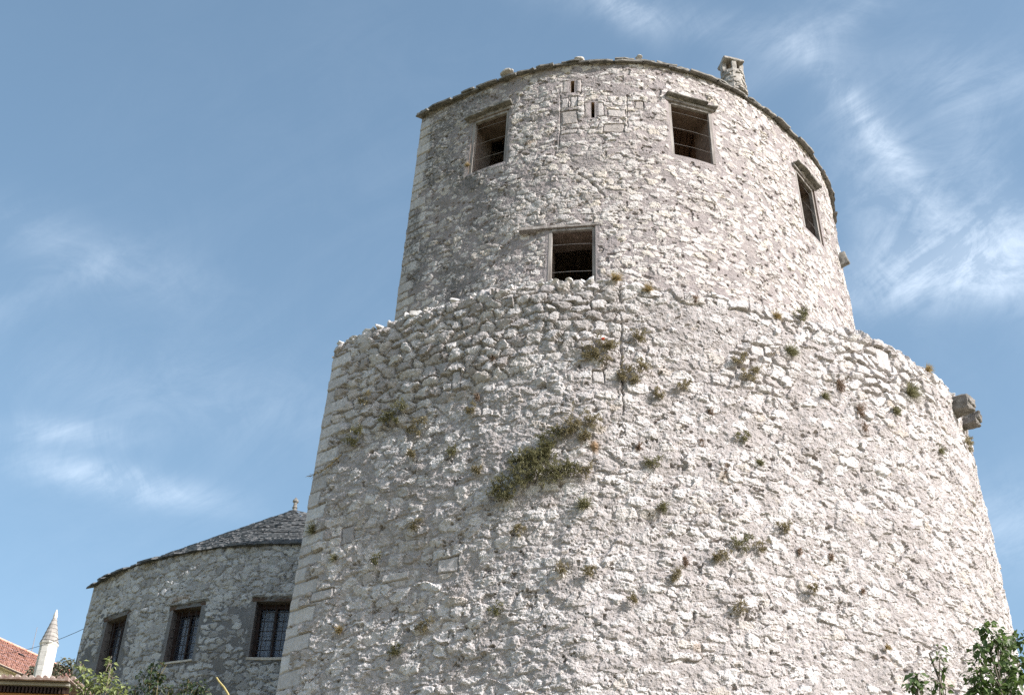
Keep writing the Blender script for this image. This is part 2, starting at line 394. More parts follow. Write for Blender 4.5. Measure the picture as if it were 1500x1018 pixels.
def rect_mask(U, V, u0, u1, v0, v1, soft):
    d = np.minimum(np.minimum(U-u0, u1-U), np.minimum(V-v0, v1-V)); return d
def paste_block(H, A, U, V, r, hgt, rnd, seed, joint=.02, mask=1.0):
    """a dressed block: flat face with thin joint round it"""
    joint = .012
    pre = (U > r[0]-.08) & (U < r[1]+.08) & (V > r[2]-.08) & (V < r[3]+.08)
    if not pre.any(): return
    d = np.full(U.shape, -1.0); up_, vp_ = U[pre], V[pre]
    d[pre] = rect_mask(up_+(fbm(up_*7, vp_*7, seed+1, 4)-.5)*.055, vp_+(fbm(up_*7, vp_*7, seed+2, 4)-.5)*.045, *r, 0)
    sel = d > -joint
    if not sel.any(): return
    uu, vv = U[sel], V[sel]; ds = d[sel]
    face = hgt+(fbm(uu*9, vv*9, seed, 4)-.5)*.022+(uu-r[0])*.01*(rnd-.5)
    e = sst(-joint*.2, .022, ds)
    H[sel] = np.where(ds > 0, -.012+(face+.012)*e, np.minimum(H[sel], -.012))
    m = np.where(ds > 0, .35+(mask-.35)*e, .35)
    A[..., 0][sel] = m; A[..., 1][sel] = rnd; A[..., 2][sel] = 0

# ================================================================== MAIN TOWER
WL = Wall(TC, RL, PHL, PHB, 8.45); WU = Wall(TC, RU, PHU, PHB, 6.0)
def pxL(px, py): a, z = hit(px, py, RL); return WL.u_of(a), z
def pxU(px, py): a, z = hit(px, py, RU); return WU.u_of(a), z

def blob(U, V, c, su, sv):
    return np.exp(-(((U-c[0])/su)**2+((V-c[1])/sv)**2))
def base_height(U, V, seed, big, small, cob, mort, courses=.3, rough=.02, amp=.05):
    """big rubble, filled between with small stones; mort = mortar level 0..1 (array or number); cob= 0..1 how clean and rounded"""
    h1, r1, q1, e1, _ = stones(U, V, big[0], big[1], seed, .17, courses, .75, .28+.3*cob)
    h2, r2, q2, e2, _ = stones(U, V, small[0], small[1], seed+40, .22, courses*.5, .9, .35)
    h3, r3, q3, e3, _ = stones(U, V, small[0]*.45, small[1]*.45, seed+80, .3, 0, 1.0, .6)
    a1 = np.where(q1 > .30+.0*cob, .6+.5*q1, .10)*(1-cob)+cob*(.75+.35*q1)
    H1 = h1*a1; H2 = h2*(.35+.45*q2)*(.85-.1*cob); H3 = h3*(.15+.35*q3)*.8
    st = np.maximum(np.maximum(H1, H2), H3)
    which = np.where(H1 >= st-1e-6, 0, np.where(H2 >= st-1e-6, 1, 2))
    rnd = np.choose(which, [r1, r2, r3])
    mm = mort+(fbm(U*1.3, V*1.3, seed+7, 3)-.5)*.5+(fbm(U*6, V*7, seed+8, 3)-.5)*.30
    mask = sst(-.05, .05, st-mm)
    lev = np.maximum(st, mm)
    f = fbm(U*11, V*13, seed+21, 5, .6)-.5; f2 = fbm(U*42, V*46, seed+22, 3, .6)-.5
    _, _, fx_, fy_, gx, gy = worley(U/.115+f*1.2, V/.08+f2*.6, seed+55, .95)
    fa = hsh(fx_, fy_, seed+56)*6.283; facet = (gx*np.cos(fa)+gy*np.sin(fa)*.9+(hsh(fx_, fy_, seed+57)-.5)*.5)
    ridg = np.abs(fbm(U*5, V*6, seed+23, 4, .55)-.5)*2
    H = (lev-.5)*amp+f*rough*1.6+f2*rough*.6+facet*rough*(.62 if amp > .048 and rough > .018 else .30)*(1-.6*cob)
    return H, mask, rnd, lev, mm

def low_height(U, V, back):
    sd = 101
    # zones, placed on the wall
    c_l = pxL(640, 500); c_m = pxL(760, 470)
    # clean cobbles along the top left
    topz = Z_LOW-V; uu_end = pxL(895, 440)[0]
    band = sst(uu_end+.5, uu_end-.1, U)*sst(2.0, 1.3, topz-.35*np.clip(4.5-U, 0, 2.5)+(fbm(U*1.1, V*1.1, 91, 3)-.5)*1.2)
    rb = pxL(1290, 545); patch = blob(U, V, rb, 1.3, .9); p2 = blob(U, V, pxL(1110, 540), .55, .65)
    topr = sst(.45, .15, topz)
    cob = np.clip(np.maximum(np.maximum(band, topr*.8), np.maximum(patch, p2)*1.2), 0, 1)
    low_l = sst(12.5, 10.5, V)*sst(8.5, 5, U)                      # roughly coursed squared stones, low on the left
    plast = np.maximum(blob(U, V, pxL(1040, 500), 1.8, .9), blob(U, V, pxL(1180, 620), 1.6, 1.0))
    plast = np.maximum(plast, blob(U, V, pxL(560, 720), 1.2, .9))
    mort = .47-.46*cob-.06*low_l+.14*plast
    H, mask, rnd, lev, mm = base_height(U, V, sd, (.31, .225), (.15, .11), cob, mort, .35, .019, .050)
    H += np.clip(cob, 0, 1)*(lev-.55)*.075
    # weather-eaten crags and pockets over the middle and the right
    rg = fbm(U*3.1, V*3.6, 301, 5, .6)
    crag = (1-cob)
    H += crag*(rg-.5)*.075
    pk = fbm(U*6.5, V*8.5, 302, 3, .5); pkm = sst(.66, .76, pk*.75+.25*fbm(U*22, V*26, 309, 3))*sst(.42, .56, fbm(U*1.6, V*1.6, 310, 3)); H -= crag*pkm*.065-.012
    H += (fbm(U*.5, V*.6, 303, 3)-.5)*.16
    # overhanging course lines (ledges) that cast thin shadows
    lv = V*2.1+(fbm(U*.8, V*1.5, 305, 3)-.5)*2.6; fr = lv-np.floor(lv)
    H += crag*sst(.45, .62, fbm(U*1.1, V*1.1, 306, 3))*(fr-.5)*.045
    A = np.zeros(U.shape+(4,)); A[..., 0] = np.clip(mask*.9+.1*lev, 0, 1); A[..., 1] = rnd
    A[..., 3] = np.clip(.38*blob(U, V, pxL(600, 600), 3, 2.2)+.30*blob(U, V, pxL(870, 440), 2.5, .8)+.10, 0, 1)
    for (px, py, su, sv, k) in [(871, 655, .10, .16, 1.0), (1018, 945, .4, .25, .50), (960, 930, .2, .2, .5), (1300, 965, .1, .08, .9), (600, 945, .15, .12, .55), (500, 740, .25, .12, .4), (1100, 395, .1, .1, .5)]:
        A[..., 2] = np.maximum(A[..., 2], .55*blob(U, V, pxL(px, py), su, sv)*k*2*sst(.3, .6, fbm(U*7, V*7, 77, 3)))
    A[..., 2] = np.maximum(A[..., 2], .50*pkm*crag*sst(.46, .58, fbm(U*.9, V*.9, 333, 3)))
    # the straight joint
    for (p, q, w) in [((907, 418), (911, 560), .020), ((911, 560), (913, 610), .014)]:
        a, b = pxL(*p), pxL(*q); t = (V-a[1])/(b[1]-a[1]); uc = a[0]+(b[0]-a[0])*t
        wv = w*(.4+1.3*fbm(U*0, V*4, 19, 3)); g = np.exp(-((U-uc-(fbm(U*0, V*5, 9, 5, .65)-.5)*.10)/wv)**2)*((t > -.3) & (t < 1)); H -= g*.065*sst(.25, .55, fbm(U*0, V*2.2, 29, 3))
    # single dressed blocks in the rubble
    rb_ = random.Random(5)
    for (x0, y0, x1, y1) in [(1284, 518, 1300, 538), (662, 543, 676, 572), (868, 545, 884, 562), (1100, 510, 1118, 520), (640, 815, 672, 842), (560, 835, 600, 855), (500, 770, 522, 800), (455, 860, 490, 884)]:
        a = pxL(x0, y1); b = pxL(x1, y0); paste_block(H, A, U, V, (min(a[0], b[0]), max(a[0], b[0]), min(a[1], b[1]), max(a[1], b[1])), .03, rb_.random()*.5, 60+x0, mask=.75)
    # rim: stones standing a little proud and uneven
    nn = (fbm(U*2.2, V*0, 400, 3)-.5); H += sst(.25, 0, topz)*nn*.10
    # quoins on the corner
    quoins(H, A, U, V, 8, Z_LOW-.1, .44, 70, WL.u_of(PHB)+14)
    H = np.where(back & (U > WL.u_of(PHB)+13.6), 0, H)
    H[:, 0] = 0
    return H, A
def quoins(H, A, U, V, z0, z1, w, seed, uend):
    r = random.Random(seed); z = z0; k = 0
    while z < z1:
        h = r.uniform(.19, .33); ww = w*(r.uniform(1.0, 1.45) if k % 2 else r.uniform(.5, .8))
        if z+h > z1: break
        paste_block(H, A, U, V, (-.05, ww, z, z+h-.012), .012+r.uniform(-.012, .014), r.uniform(.35, .95), seed+k)
        paste_block(H, A, U, V, (uend-w*.9, uend+.2, z, z+h-.012), .012, r.uniform(.35, .95), seed+k+300)
        z += h; k += 1

# openings in the upper wall, from the photograph: angle range, height range
def opening(px0, px1, ptop, pbot, zb=None, w=None):
    xm = (px0+px1)/2; a0, z = hit(px0, (ptop+pbot)/2, RU); a1, _ = hit(px1, (ptop+pbot)/2, RU); _, zt = hit(xm, ptop, RU); _, z0 = hit(xm, pbot, RU)
    return [a0, a1, z0 if zb is None else zb, zt]
OPEN = [opening(690, 743, 170, 244), opening(803, 873, 333, 408, 17.45), opening(982, 1044, 156, 232), opening(1173, 1197, 270, 338)]
SLITS = [opening(836, 841.5, 119, 136), opening(866, 871, 150, 173)]

def up_height(U, V, back):
    sd = 501
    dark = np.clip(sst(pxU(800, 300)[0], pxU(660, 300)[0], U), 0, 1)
    cw = pxU(830, 300); cleaner = np.clip(blob(U, V, pxU(800, 300), 1.0, .45)+blob(U, V, pxU(930, 330), 1.2, 1.0)*.3, 0, 1)
    mort = .60-.30*cleaner+.04*dark-.04*sst(16.8, 17.8, V)
    H, mask, rnd, lev, mm = base_height(U, V, sd, (.25, .17), (.14, .10), cleaner*.6, mort, .2, .016, .037)
    H += (fbm(U*.5, V*.6, 513, 3)-.5)*.10+(fbm(U*3, V*3.4, 514, 4)-.5)*.045
    pk = fbm(U*7, V*9, 512, 3, .5); pkm = sst(.70, .77, pk); H -= pkm*.035
    A = np.zeros(U.shape+(4,)); A[..., 0] = np.clip(mask, 0, 1); A[..., 1] = rnd
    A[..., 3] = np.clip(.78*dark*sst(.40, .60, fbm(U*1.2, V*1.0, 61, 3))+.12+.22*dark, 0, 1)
    for (px, py, su, sv, k) in [(776, 210, .2, .16, .8), (1130, 260, .5, .6, .25), (1215, 440, .15, .4, .5)]:
        A[..., 2] = np.maximum(A[..., 2], .6*blob(U, V, pxU(px, py), su, sv)*k*1.4*sst(.3, .6, fbm(U*6, V*6, 78, 3)))
    # hairline joints round the old loopholes
    for (p, q) in [((821, 140), (820, 215)), ((918, 140), (919, 190))]:
        a, b = pxU(*p), pxU(*q); t = (V-a[1])/(b[1]-a[1]); uc = a[0]+(b[0]-a[0])*t
        H -= np.exp(-((U-uc-(fbm(U*0, V*6, 9, 3)-.5)*.05)/.012)**2)*((t > 0) & (t < 1))*.035
    rb_ = random.Random(9)
    for (x0, y0, x1, y1) in [(824, 119, 835, 137), (842.5, 117, 851, 136), (856, 151, 865, 172), (872, 151, 884, 171), (884, 183, 914, 195), (823, 144, 833, 160), (835, 142, 846, 158), (823, 162, 846, 184), (821, 189, 846, 198), (890, 162, 916, 172),
                             (930, 150, 942, 160),
                             (632, 190, 652, 200), (640, 178, 668, 190), (660, 205, 676, 212)]:
        a = pxU(x0, y1); b = pxU(x1, y0); paste_block(H, A, U, V, (min(a[0], b[0]), max(a[0], b[0]), min(a[1], b[1]), max(a[1], b[1])), .016, rb_.random()*.35, 160+int(x0), mask=.6)
    quoins(H, A, U, V, 16.1, 24.0, .42, 170, WU.u_of(PHB)+14)
    # an old mortared break running up to the right of the middle window
    for (p, q) in [((846, 255), (868, 268)), ((868, 268), (884, 290))]:
        a, b = pxU(*p), pxU(*q); t = np.clip(((U-a[0])*(b[0]-a[0])+(V-a[1])*(b[1]-a[1]))/((b[0]-a[0])**2+(b[1]-a[1])**2), 0, 1)
        dd = np.hypot(U-a[0]-t*(b[0]-a[0])+(fbm(U*6, V*6, 5, 2)-.5)*.1, V-a[1]-t*(b[1]-a[1])); H -= np.exp(-(dd/.025)**2)*.06
    for (a0, a1, z0, z1) in OPEN+SLITS:
        u0, u1 = WU.u_of(a0), WU.u_of(a1); d = -rect_mask(U, V, u0, u1, z0, z1, 0); k = sst(0.0, .10, d); H *= k
        A[..., 0] *= sst(.03, .13, d)
    H = np.where(back & (U > WU.u_of(PHB)+13.6), 0, H); H[:, 0] = 0
    return H, A

FLOORC = wpoint(0, 0, RL)
tower = empty('stone_tower', (TC[0], TC[1], -1.6), 'massive two-tiered round tower of pale limestone rubble with small open windows', 'tower')
STEP = .0138
zsL = np.concatenate([np.arange(-1.7, 7.0, .25), np.arange(7.0, Z_LOW-.08, STEP), [Z_LOW-.08]])
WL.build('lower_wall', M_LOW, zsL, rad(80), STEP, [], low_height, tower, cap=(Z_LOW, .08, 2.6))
zsU = np.concatenate([np.array([15.7, 15.9]), np.arange(16.1, Z_UP, STEP), [Z_UP+.02]])
WU.build('upper_wall', M_UP, zsU, rad(84), STEP, OPEN+SLITS, up_height, tower)

def coping():
    rng = random.Random(61); a = PHL+.01; cnt = 0
    def one(p, r, sq):
        bm = bmesh.new(); rock(bm, (0, 0, 0), r, sq, rng, .45, .62); o = obj('coping_stone', bm, M_COPE); o.location = p
        o.parent = tower; o.matrix_parent_inverse = Matrix.Translation(tower.location).inverted()
    while a < rad(70) and cnt < 96:
        z = Z_LOW; left = a < rad(-2)
        if left or rng.random() < (.22 if a > rad(28) else .10):
            r = rng.uniform(.07, .13)*(1 if left else .8); off = rng.uniform(-.10, .02)+(fbm(np.array([a*8.4*2.2]), np.array([0.]), 400, 3)[0]-.5)*.05
            p = wpoint(a, z, RL, off-r*.35)+Vector((0, 0, r*rng.uniform(-.1, .35)))
            one(p, r, (1.25, .9, rng.uniform(.55, .85))); cnt += 1
            if left and rng.random() < .3: one(p+Vector((-math.sin(a)*.18, math.cos(a)*.18, r*.5)), r*.9, (1.2, .9, .7)); cnt += 1
            a += r*1.9/8.4*rng.uniform(.8, 1.2)
        else: a += .02
M_COPE = simple_mat('pale_cobble', (.38, .355, .34), (.64, .62, .60), 5, .92, .7, dist=.02)
coping()
# inside floors, so that the windows look into a dark room
def plan_pts(Rf, z, p0, p1, off, n=72):
    pts = [wpoint(p0+(p1-p0)*i/(n-1), z, Rf, off) for i in range(n)]; return pts
bm = bmesh.new()
for z in (20.75,):
    vs = [bm.verts.new(p) for p in plan_pts(RU, z, PHU, PHB, -.03)]; bm.faces.new(vs)
obj('interior_floor', bm, M_DARKIN, tower)
rng = random.Random(14)      # boarded ceilings on joists, glimpsed through the windows
for zc_ in (24.02, 20.60):
    bm = bmesh.new()
    for k in range(-33, 34):
        x = k*.14; y0 = -math.sqrt(max(0, 4.95**2-x*x)); y1 = -3.9+(x+4.5)*.585-.5
        if y1-y0 < .2: continue
        add_box(bm, (TC[0]+x, TC[1]+(y0+y1)/2, zc_+.012+.004*(k % 3)), (.064, (y1-y0)/2, .008), None, .002)
        if k % 5 == 0: add_box(bm, (TC[0]+x, TC[1]+(y0+y1)/2, zc_-.07), (.06, (y1-y0)/2, .07), None, .004)
    obj('ceiling_boards', bm, M_DARKIN, tower)

# windows ----------------------------------------------------------
def make_window(o, depth=.85, set_in=.06, wires=3, post=.075, lintel=True, hood=None, seed=1, lint_ext=(.10, .05)):
    a0, a1, z0, z1 = o; rng = random.Random(seed); am = (a0+a1)/2; n = 8
    aa = [a0+(a1-a0)*i/n for i in range(n+1)]
    bm = bmesh.new()
    sp = .03; zd = .22
    def P(a, z, off): return bm.verts.new(wpoint(a, z, RU, off))
    def strip(z, zi, flip):
        o_ = [P(a, z, 0) for a in aa]; i_ = [P(am+(a-am)*(1+sp*3), zi, -depth) for a in aa]
        for k in range(n):
            f = [o_[k], o_[k+1], i_[k+1], i_[k]]; bm.faces.new(f[::-1] if flip else f)
    strip(z0, z0-zd*.6, False); strip(z1, z1+zd*.2, True)
    for a in (a0, a1):
        ai = am+(a-am)*(1+sp*3); m_ = 10
        o_ = [P(a, z0+(z1-z0)*i/m_, 0) for i in range(m_+1)]; i_ = [P(ai, z0-zd*.6+(z1+zd*.2-z0+zd*.6)*i/m_, -depth) for i in range(m_+1)]
        for k in range(m_):
            f = [o_[k], o_[k+1], i_[k+1], i_[k]]; bm.faces.new(f)
    win = obj('window', bm, M_INNER, tower)
    nrm = Vector((math.sin(am), -math.cos(am), 0)); B = basis(nrm)
    # basis columns: tangent, up, outward ; tangent = up x n
    tx = B.col[0]; w = (a1-a0)*float(RU(np.array(am), (z0+z1)/2)); h = z1-z0
    lean = B_UP
    def pos(x, zz, dep):
        c = wpoint(am, zz, RU, -dep); sag = (w/2)**2/(2*6.1)*(min(1, abs(x)/(w/2)))**2
        return c+tx*x-nrm*sag
    bmf = bmesh.new(); zc = (z0+z1)/2
    tilt = Matrix.Rotation(-lean, 3, tx)
    Bt = tilt @ B
    for sx in (-1, 1):
        add_box(bmf, pos(sx*(w/2-post*.55), zc, set_in), (post*.5, h/2-.01, .045), Bt, .003, 2, rng, .004, .004)
    add_box(bmf, pos(0, z1-.035, set_in), (w/2-post, .033, .04), Bt, .003, 2, rng, .004, .004)
    obj('frame', bmf, M_WOOD, win)
    if lintel:
        bml = bmesh.new()
        add_box(bml, pos(0, z1+.038, .055)+tx*(lint_ext[1]-lint_ext[0])/2, (w/2+(lint_ext[0]+lint_ext[1])/2, .038, .075), Bt, .008, 4, rng, .012, .006)
        obj('lintel', bml, M_WOOD, win)
    if hood:
        for (x0, x1, dz, th, out) in hood:
            bmh = bmesh.new()
            add_box(bmh, pos((x0+x1)/2*w, z1+.12+dz, .02)+nrm*out*.35, ((x1-x0)/2*w, th/2, .12+out*.65), Bt @ Matrix.Rotation(rng.uniform(-.06, .06), 3, 'Z'), .02, 5, rng, .028, .012)
            obj('hood_slab', bmh, M_SLAB, win)
    for k in range(wires):
        bmw = bmesh.new(); zz = z0+h*(k+.75)/(wires+.35)
        add_tube(bmw, [pos(-w/2+.02, zz+.012, set_in-.03), pos(0, zz, set_in-.03), pos(w/2-.02, zz-.008, set_in-.03)], .0045, seg=5)
        obj('wire', bmw, M_WIRE, win)
    return win
w1 = make_window(OPEN[0], seed=1, wires=3, hood=[(-.66, -.14, -.02, .05, .05), (-.2, .10, .01, .035, .04), (.05, .58, .0, .05, .06)])
w2 = make_window(OPEN[1], seed=2, wires=2, lint_ext=(.62, .16), hood=None)
w3 = make_window(OPEN[2], seed=3, wires=3, hood=[(-.56, .38, .0, .04, .06), (.34, .62, -.03, .035, .03)])
w4 = make_window(OPEN[3], seed=4, wires=3, hood=[(-.60, .05, .0, .045, .07), (.02, .62, -.02, .05, .08)])
# the two loopholes: dark slots going into the wall
for s_ in SLITS:
    a0, a1, z0, z1 = s_; bm = bmesh.new()
    q = [[bm.verts.new(wpoint(a, z, RU, off)) for (a, z) in ((a0, z0), (a1, z0), (a1, z1), (a0, z1))] for off in (0, -.6)]
    for k in range(4): bm.faces.new([q[0][k], q[0][(k+1) % 4], q[1][(k+1) % 4], q[1][k]])
    bm.faces.new(q[1]); obj('loophole', bm, M_DARKIN, tower)

# roof of stone slabs -------------------------------------------------
def slab_ring(bm, Rf, C, p0, p1, z, over, inner, thick, rng, wmin, wmax, slope, R=6.0, lift=0.0, jag=.05):
    a = p0
    while a < p1:
        w = rng.uniform(wmin, wmax)/R; b = min(a+w, p1); g = .004
        ov = over+rng.uniform(-jag, jag*.8); th = thick*rng.uniform(.7, 1.25); dz = rng.uniform(-.012, .018)+lift; n = 4
        top, bot = [], []
        for i in range(n+1):
            aa = a+g+(b-a-2*g)*i/n; jj = rng.uniform(-.025, .02)
            for off, lst_t in ((ov+jj, 0), (-inner, 1)):
                pt = wpoint(aa, z, Rf, off, C)
                zz = z+dz-off*slope
                top.append(bm.verts.new((pt.x, pt.y, zz+th))); bot.append(bm.verts.new((pt.x, pt.y, zz+rng.uniform(-.004, .004))))
        for i in range(n):
            k = 2*i
            bm.faces.new([top[k], top[k+2], top[k+3], top[k+1]][::-1]); bm.faces.new([bot[k], bot[k+1], bot[k+3], bot[k+2]][::-1])
            bm.faces.new([top[k], bot[k], bot[k+2], top[k+2]]); bm.faces.new([top[k+1], top[k+3], bot[k+3], bot[k+1]])
        bm.faces.new([top[0], top[1], bot[1], bot[0]]); bm.faces.new([top[-1], top[-2], bot[-2], bot[-1]])
        a = b
rng = random.Random(21)
bm = bmesh.new()
slab_ring(bm, RU, TC, PHU-.015, PHB, Z_UP, .15, .5, .045, rng, .35, .8, .22)
slab_ring(bm, RU, TC, PHU-.01, PHB, Z_UP, .09, .7, .042, rng, .25, .7, .22, lift=.055, jag=.07)
for k in range(1, 8):
    slab_ring(bm, RU, TC, PHU+.03*k, PHB-.03*k, Z_UP, .13-.45*k, .7+.45*k, .045, rng, .35, .8, .30, lift=.05)
roof = obj('roof', bm, M_SLAB, tower)
bm = bmesh.new()      # closing deck under the slabs
vs = [bm.verts.new(p) for p in plan_pts(RU, Z_UP-.01, PHU, PHB, .10)]; ap = bm.verts.new((TC[0]+.9, TC[1]-.3, Z_UP+1.35))
for k in range(len(vs)): bm.faces.new([vs[k], vs[(k+1) % len(vs)], ap])
obj('roof_deck', bm, M_SLAB, tower)

# chimney ---------------------------------------------------------------
def make_chimney():
    d = ray(1073, 116); z = 25.05; P = d*(z/d[2]); rng = random.Random(4)
    c = (P[0], P[1], 24.45)
    zt = 0.62
    bm = bmesh.new(); add_lathe(bm, c, [(.33, 0), (.31, .15), (.295, .3), (.28, .45), (.262, .6), (.25, .72), (.20, .74)], 10, .2, .012, rng)
    for k in range(70):
        a = rng.uniform(0, 6.28); zz = rng.uniform(.03, .70); r = .315-.075*zz/.74
        add_box(bm, (c[0]+r*math.cos(a), c[1]+r*math.sin(a), c[2]+zz), (rng.uniform(.02, .035), rng.uniform(.04, .075), rng.uniform(.02, .035)), Matrix.Rotation(a, 3, 'Z'), .008, 1, rng, .006, .006)
    ch = obj('chimney', bm, M_CHIM, tower)
    for k in range(4):
        a = -math.pi/2+.12+k*math.pi/2; bm = bmesh.new(); off = (.17, .21, .17, .21)[k]
        add_box(bm, (c[0]+off*math.cos(a), c[1]+off*math.sin(a), c[2]+.88), ((.035, .055, .035, .055)[k], (.06, .10, .06, .10)[k], .15), Matrix.Rotation(a, 3, 'Z'), .006, 2, rng, .01, .012)
        obj('vent_post', bm, M_CHIM, ch)
    bm = bmesh.new(); add_lathe(bm, (c[0], c[1], c[2]+.74), [(.10, 0), (.10, .27)], 8); obj('flue', bm, M_DARKIN, ch)
    bm = bmesh.new(); add_box(bm, (c[0]-.02, c[1], c[2]+1.065), (.25, .24, .035), Matrix.Rotation(.25, 3, 'Z'), .02, 4, rng, .018, .012); obj('cap', bm, M_CHIM, ch)
make_chimney()
# two corbels and a spout on the right --------------------------------
def corbel(px, py, out, hw, hh, seed, name='corbel'):
    """px,py: the wall point it springs from"""
    rng = random.Random(seed); a, z = px, py
    n = Vector((math.sin(a), -math.cos(a), 0)); B = basis(n); bm = bmesh.new()
    c = wpoint(a, z, RL, out*.35)
    add_box(bm, c, (hw, hh, out*.65), B, .02, 6, rng, .035, .03)
    add_box(bm, wpoint(a, z+hh*.25, RL, out*.95), (hw*.9, hh*.62, out*.16), B, .02, 4, rng, .025, .02)
    return obj(name, bm, M_CORBEL, tower)
_a = hit(1398, 598, RL); corbel(_a[0], _a[1], .36, .16, .16, 3); _a = hit(1407, 613, RL); corbel(_a[0]+.02, _a[1], .34, .13, .14, 6)
bm = bmesh.new(); a, zsp = hit(1226, 376, RU); n = Vector((math.sin(a), -math.cos(a), 0)); B = basis(n)
add_box(bm, wpoint(a+.03, zsp, RU, .07), (.07, .18, .14), B @ Matrix.Rotation(-.25, 3, 'X'), .02, 4, random.Random(3), .02, .02); obj('spout', bm, M_SLAB, tower)

# ================================================================== ROUND HOUSE ON THE LEFT
HC = np.array([-4.93, 42.63]); HZ = 17.0; HR = 8.57
def RH(a, z): return HR+(HZ-z)*.035+0*a
HP0, HP1 = rad(-50), rad(130)
WH = Wall(HC, RH, HP0, HP1, 8.6)
def hitH(px, py): return hit(px, py, RH, HC)
def pxH(px, py): a, z = hitH(px, py); return WH.u_of(a), z
def openingH(xc, yc, ptop, pbot, w):
    a, z = hitH(xc, yc); _, zt = hitH(xc, ptop); _, zb = hitH(xc, pbot); return [a-w/2/8.7, a+w/2/8.7, zb, zt]
OPH = [openingH(267, 928, 891, 967, .86), openingH(398, 920, 880, 963, 1.0), openingH(162, 945, 908, 985, .86)]
def house_height(U, V, back):
    up = sst(14.8, 15.9, V+(fbm(U*.7, V*.7, 31, 3)-.5)*1.8)            # render has fallen off towards the eaves
    mid = blob(U, V, pxH(215, 920), .8, 2.5)+blob(U, V, pxH(330, 900), .5, .5)*.6+blob(U, V, pxH(270, 985), .7, .6)+blob(U, V, pxH(390, 1000), .8, .7)
    cob = np.clip(up+mid*.8, 0, 1)
    mort = .68-.56*cob
    H, mask, rnd, lev, mm = base_height(U, V, 701, (.25, .20), (.14, .11), cob*.9, mort, .1, .014, .065)
    H += (fbm(U*.6, V*.5, 713, 3)-.5)*.10
    A = np.zeros(U.shape+(4,)); A[..., 0] = mask; A[..., 1] = rnd; A[..., 3] = .35*(1-cob)*sst(.45, .6, fbm(U*.9, V*.9, 44, 3))
    A[..., 2] = .62*blob(U, V, pxH(265, 878), .5, .16)*sst(.3, .5, fbm(U*5, V*5, 45, 3))
    for (a0, a1, z0, z1) in OPH:
        u0, u1 = WH.u_of(a0), WH.u_of(a1); d = -rect_mask(U, V, u0, u1, z0, z1, 0); k = sst(0, .12, d); H *= k; A[..., 0] *= sst(.04, .22, d)
    H = np.where(back, 0, H); H[:, 0] = 0
    return H, A
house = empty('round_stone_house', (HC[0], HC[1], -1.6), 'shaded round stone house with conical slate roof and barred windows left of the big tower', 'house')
zsH = np.concatenate([np.arange(-1.7, 10.8, .4), np.arange(10.8, HZ+.05, .024)])
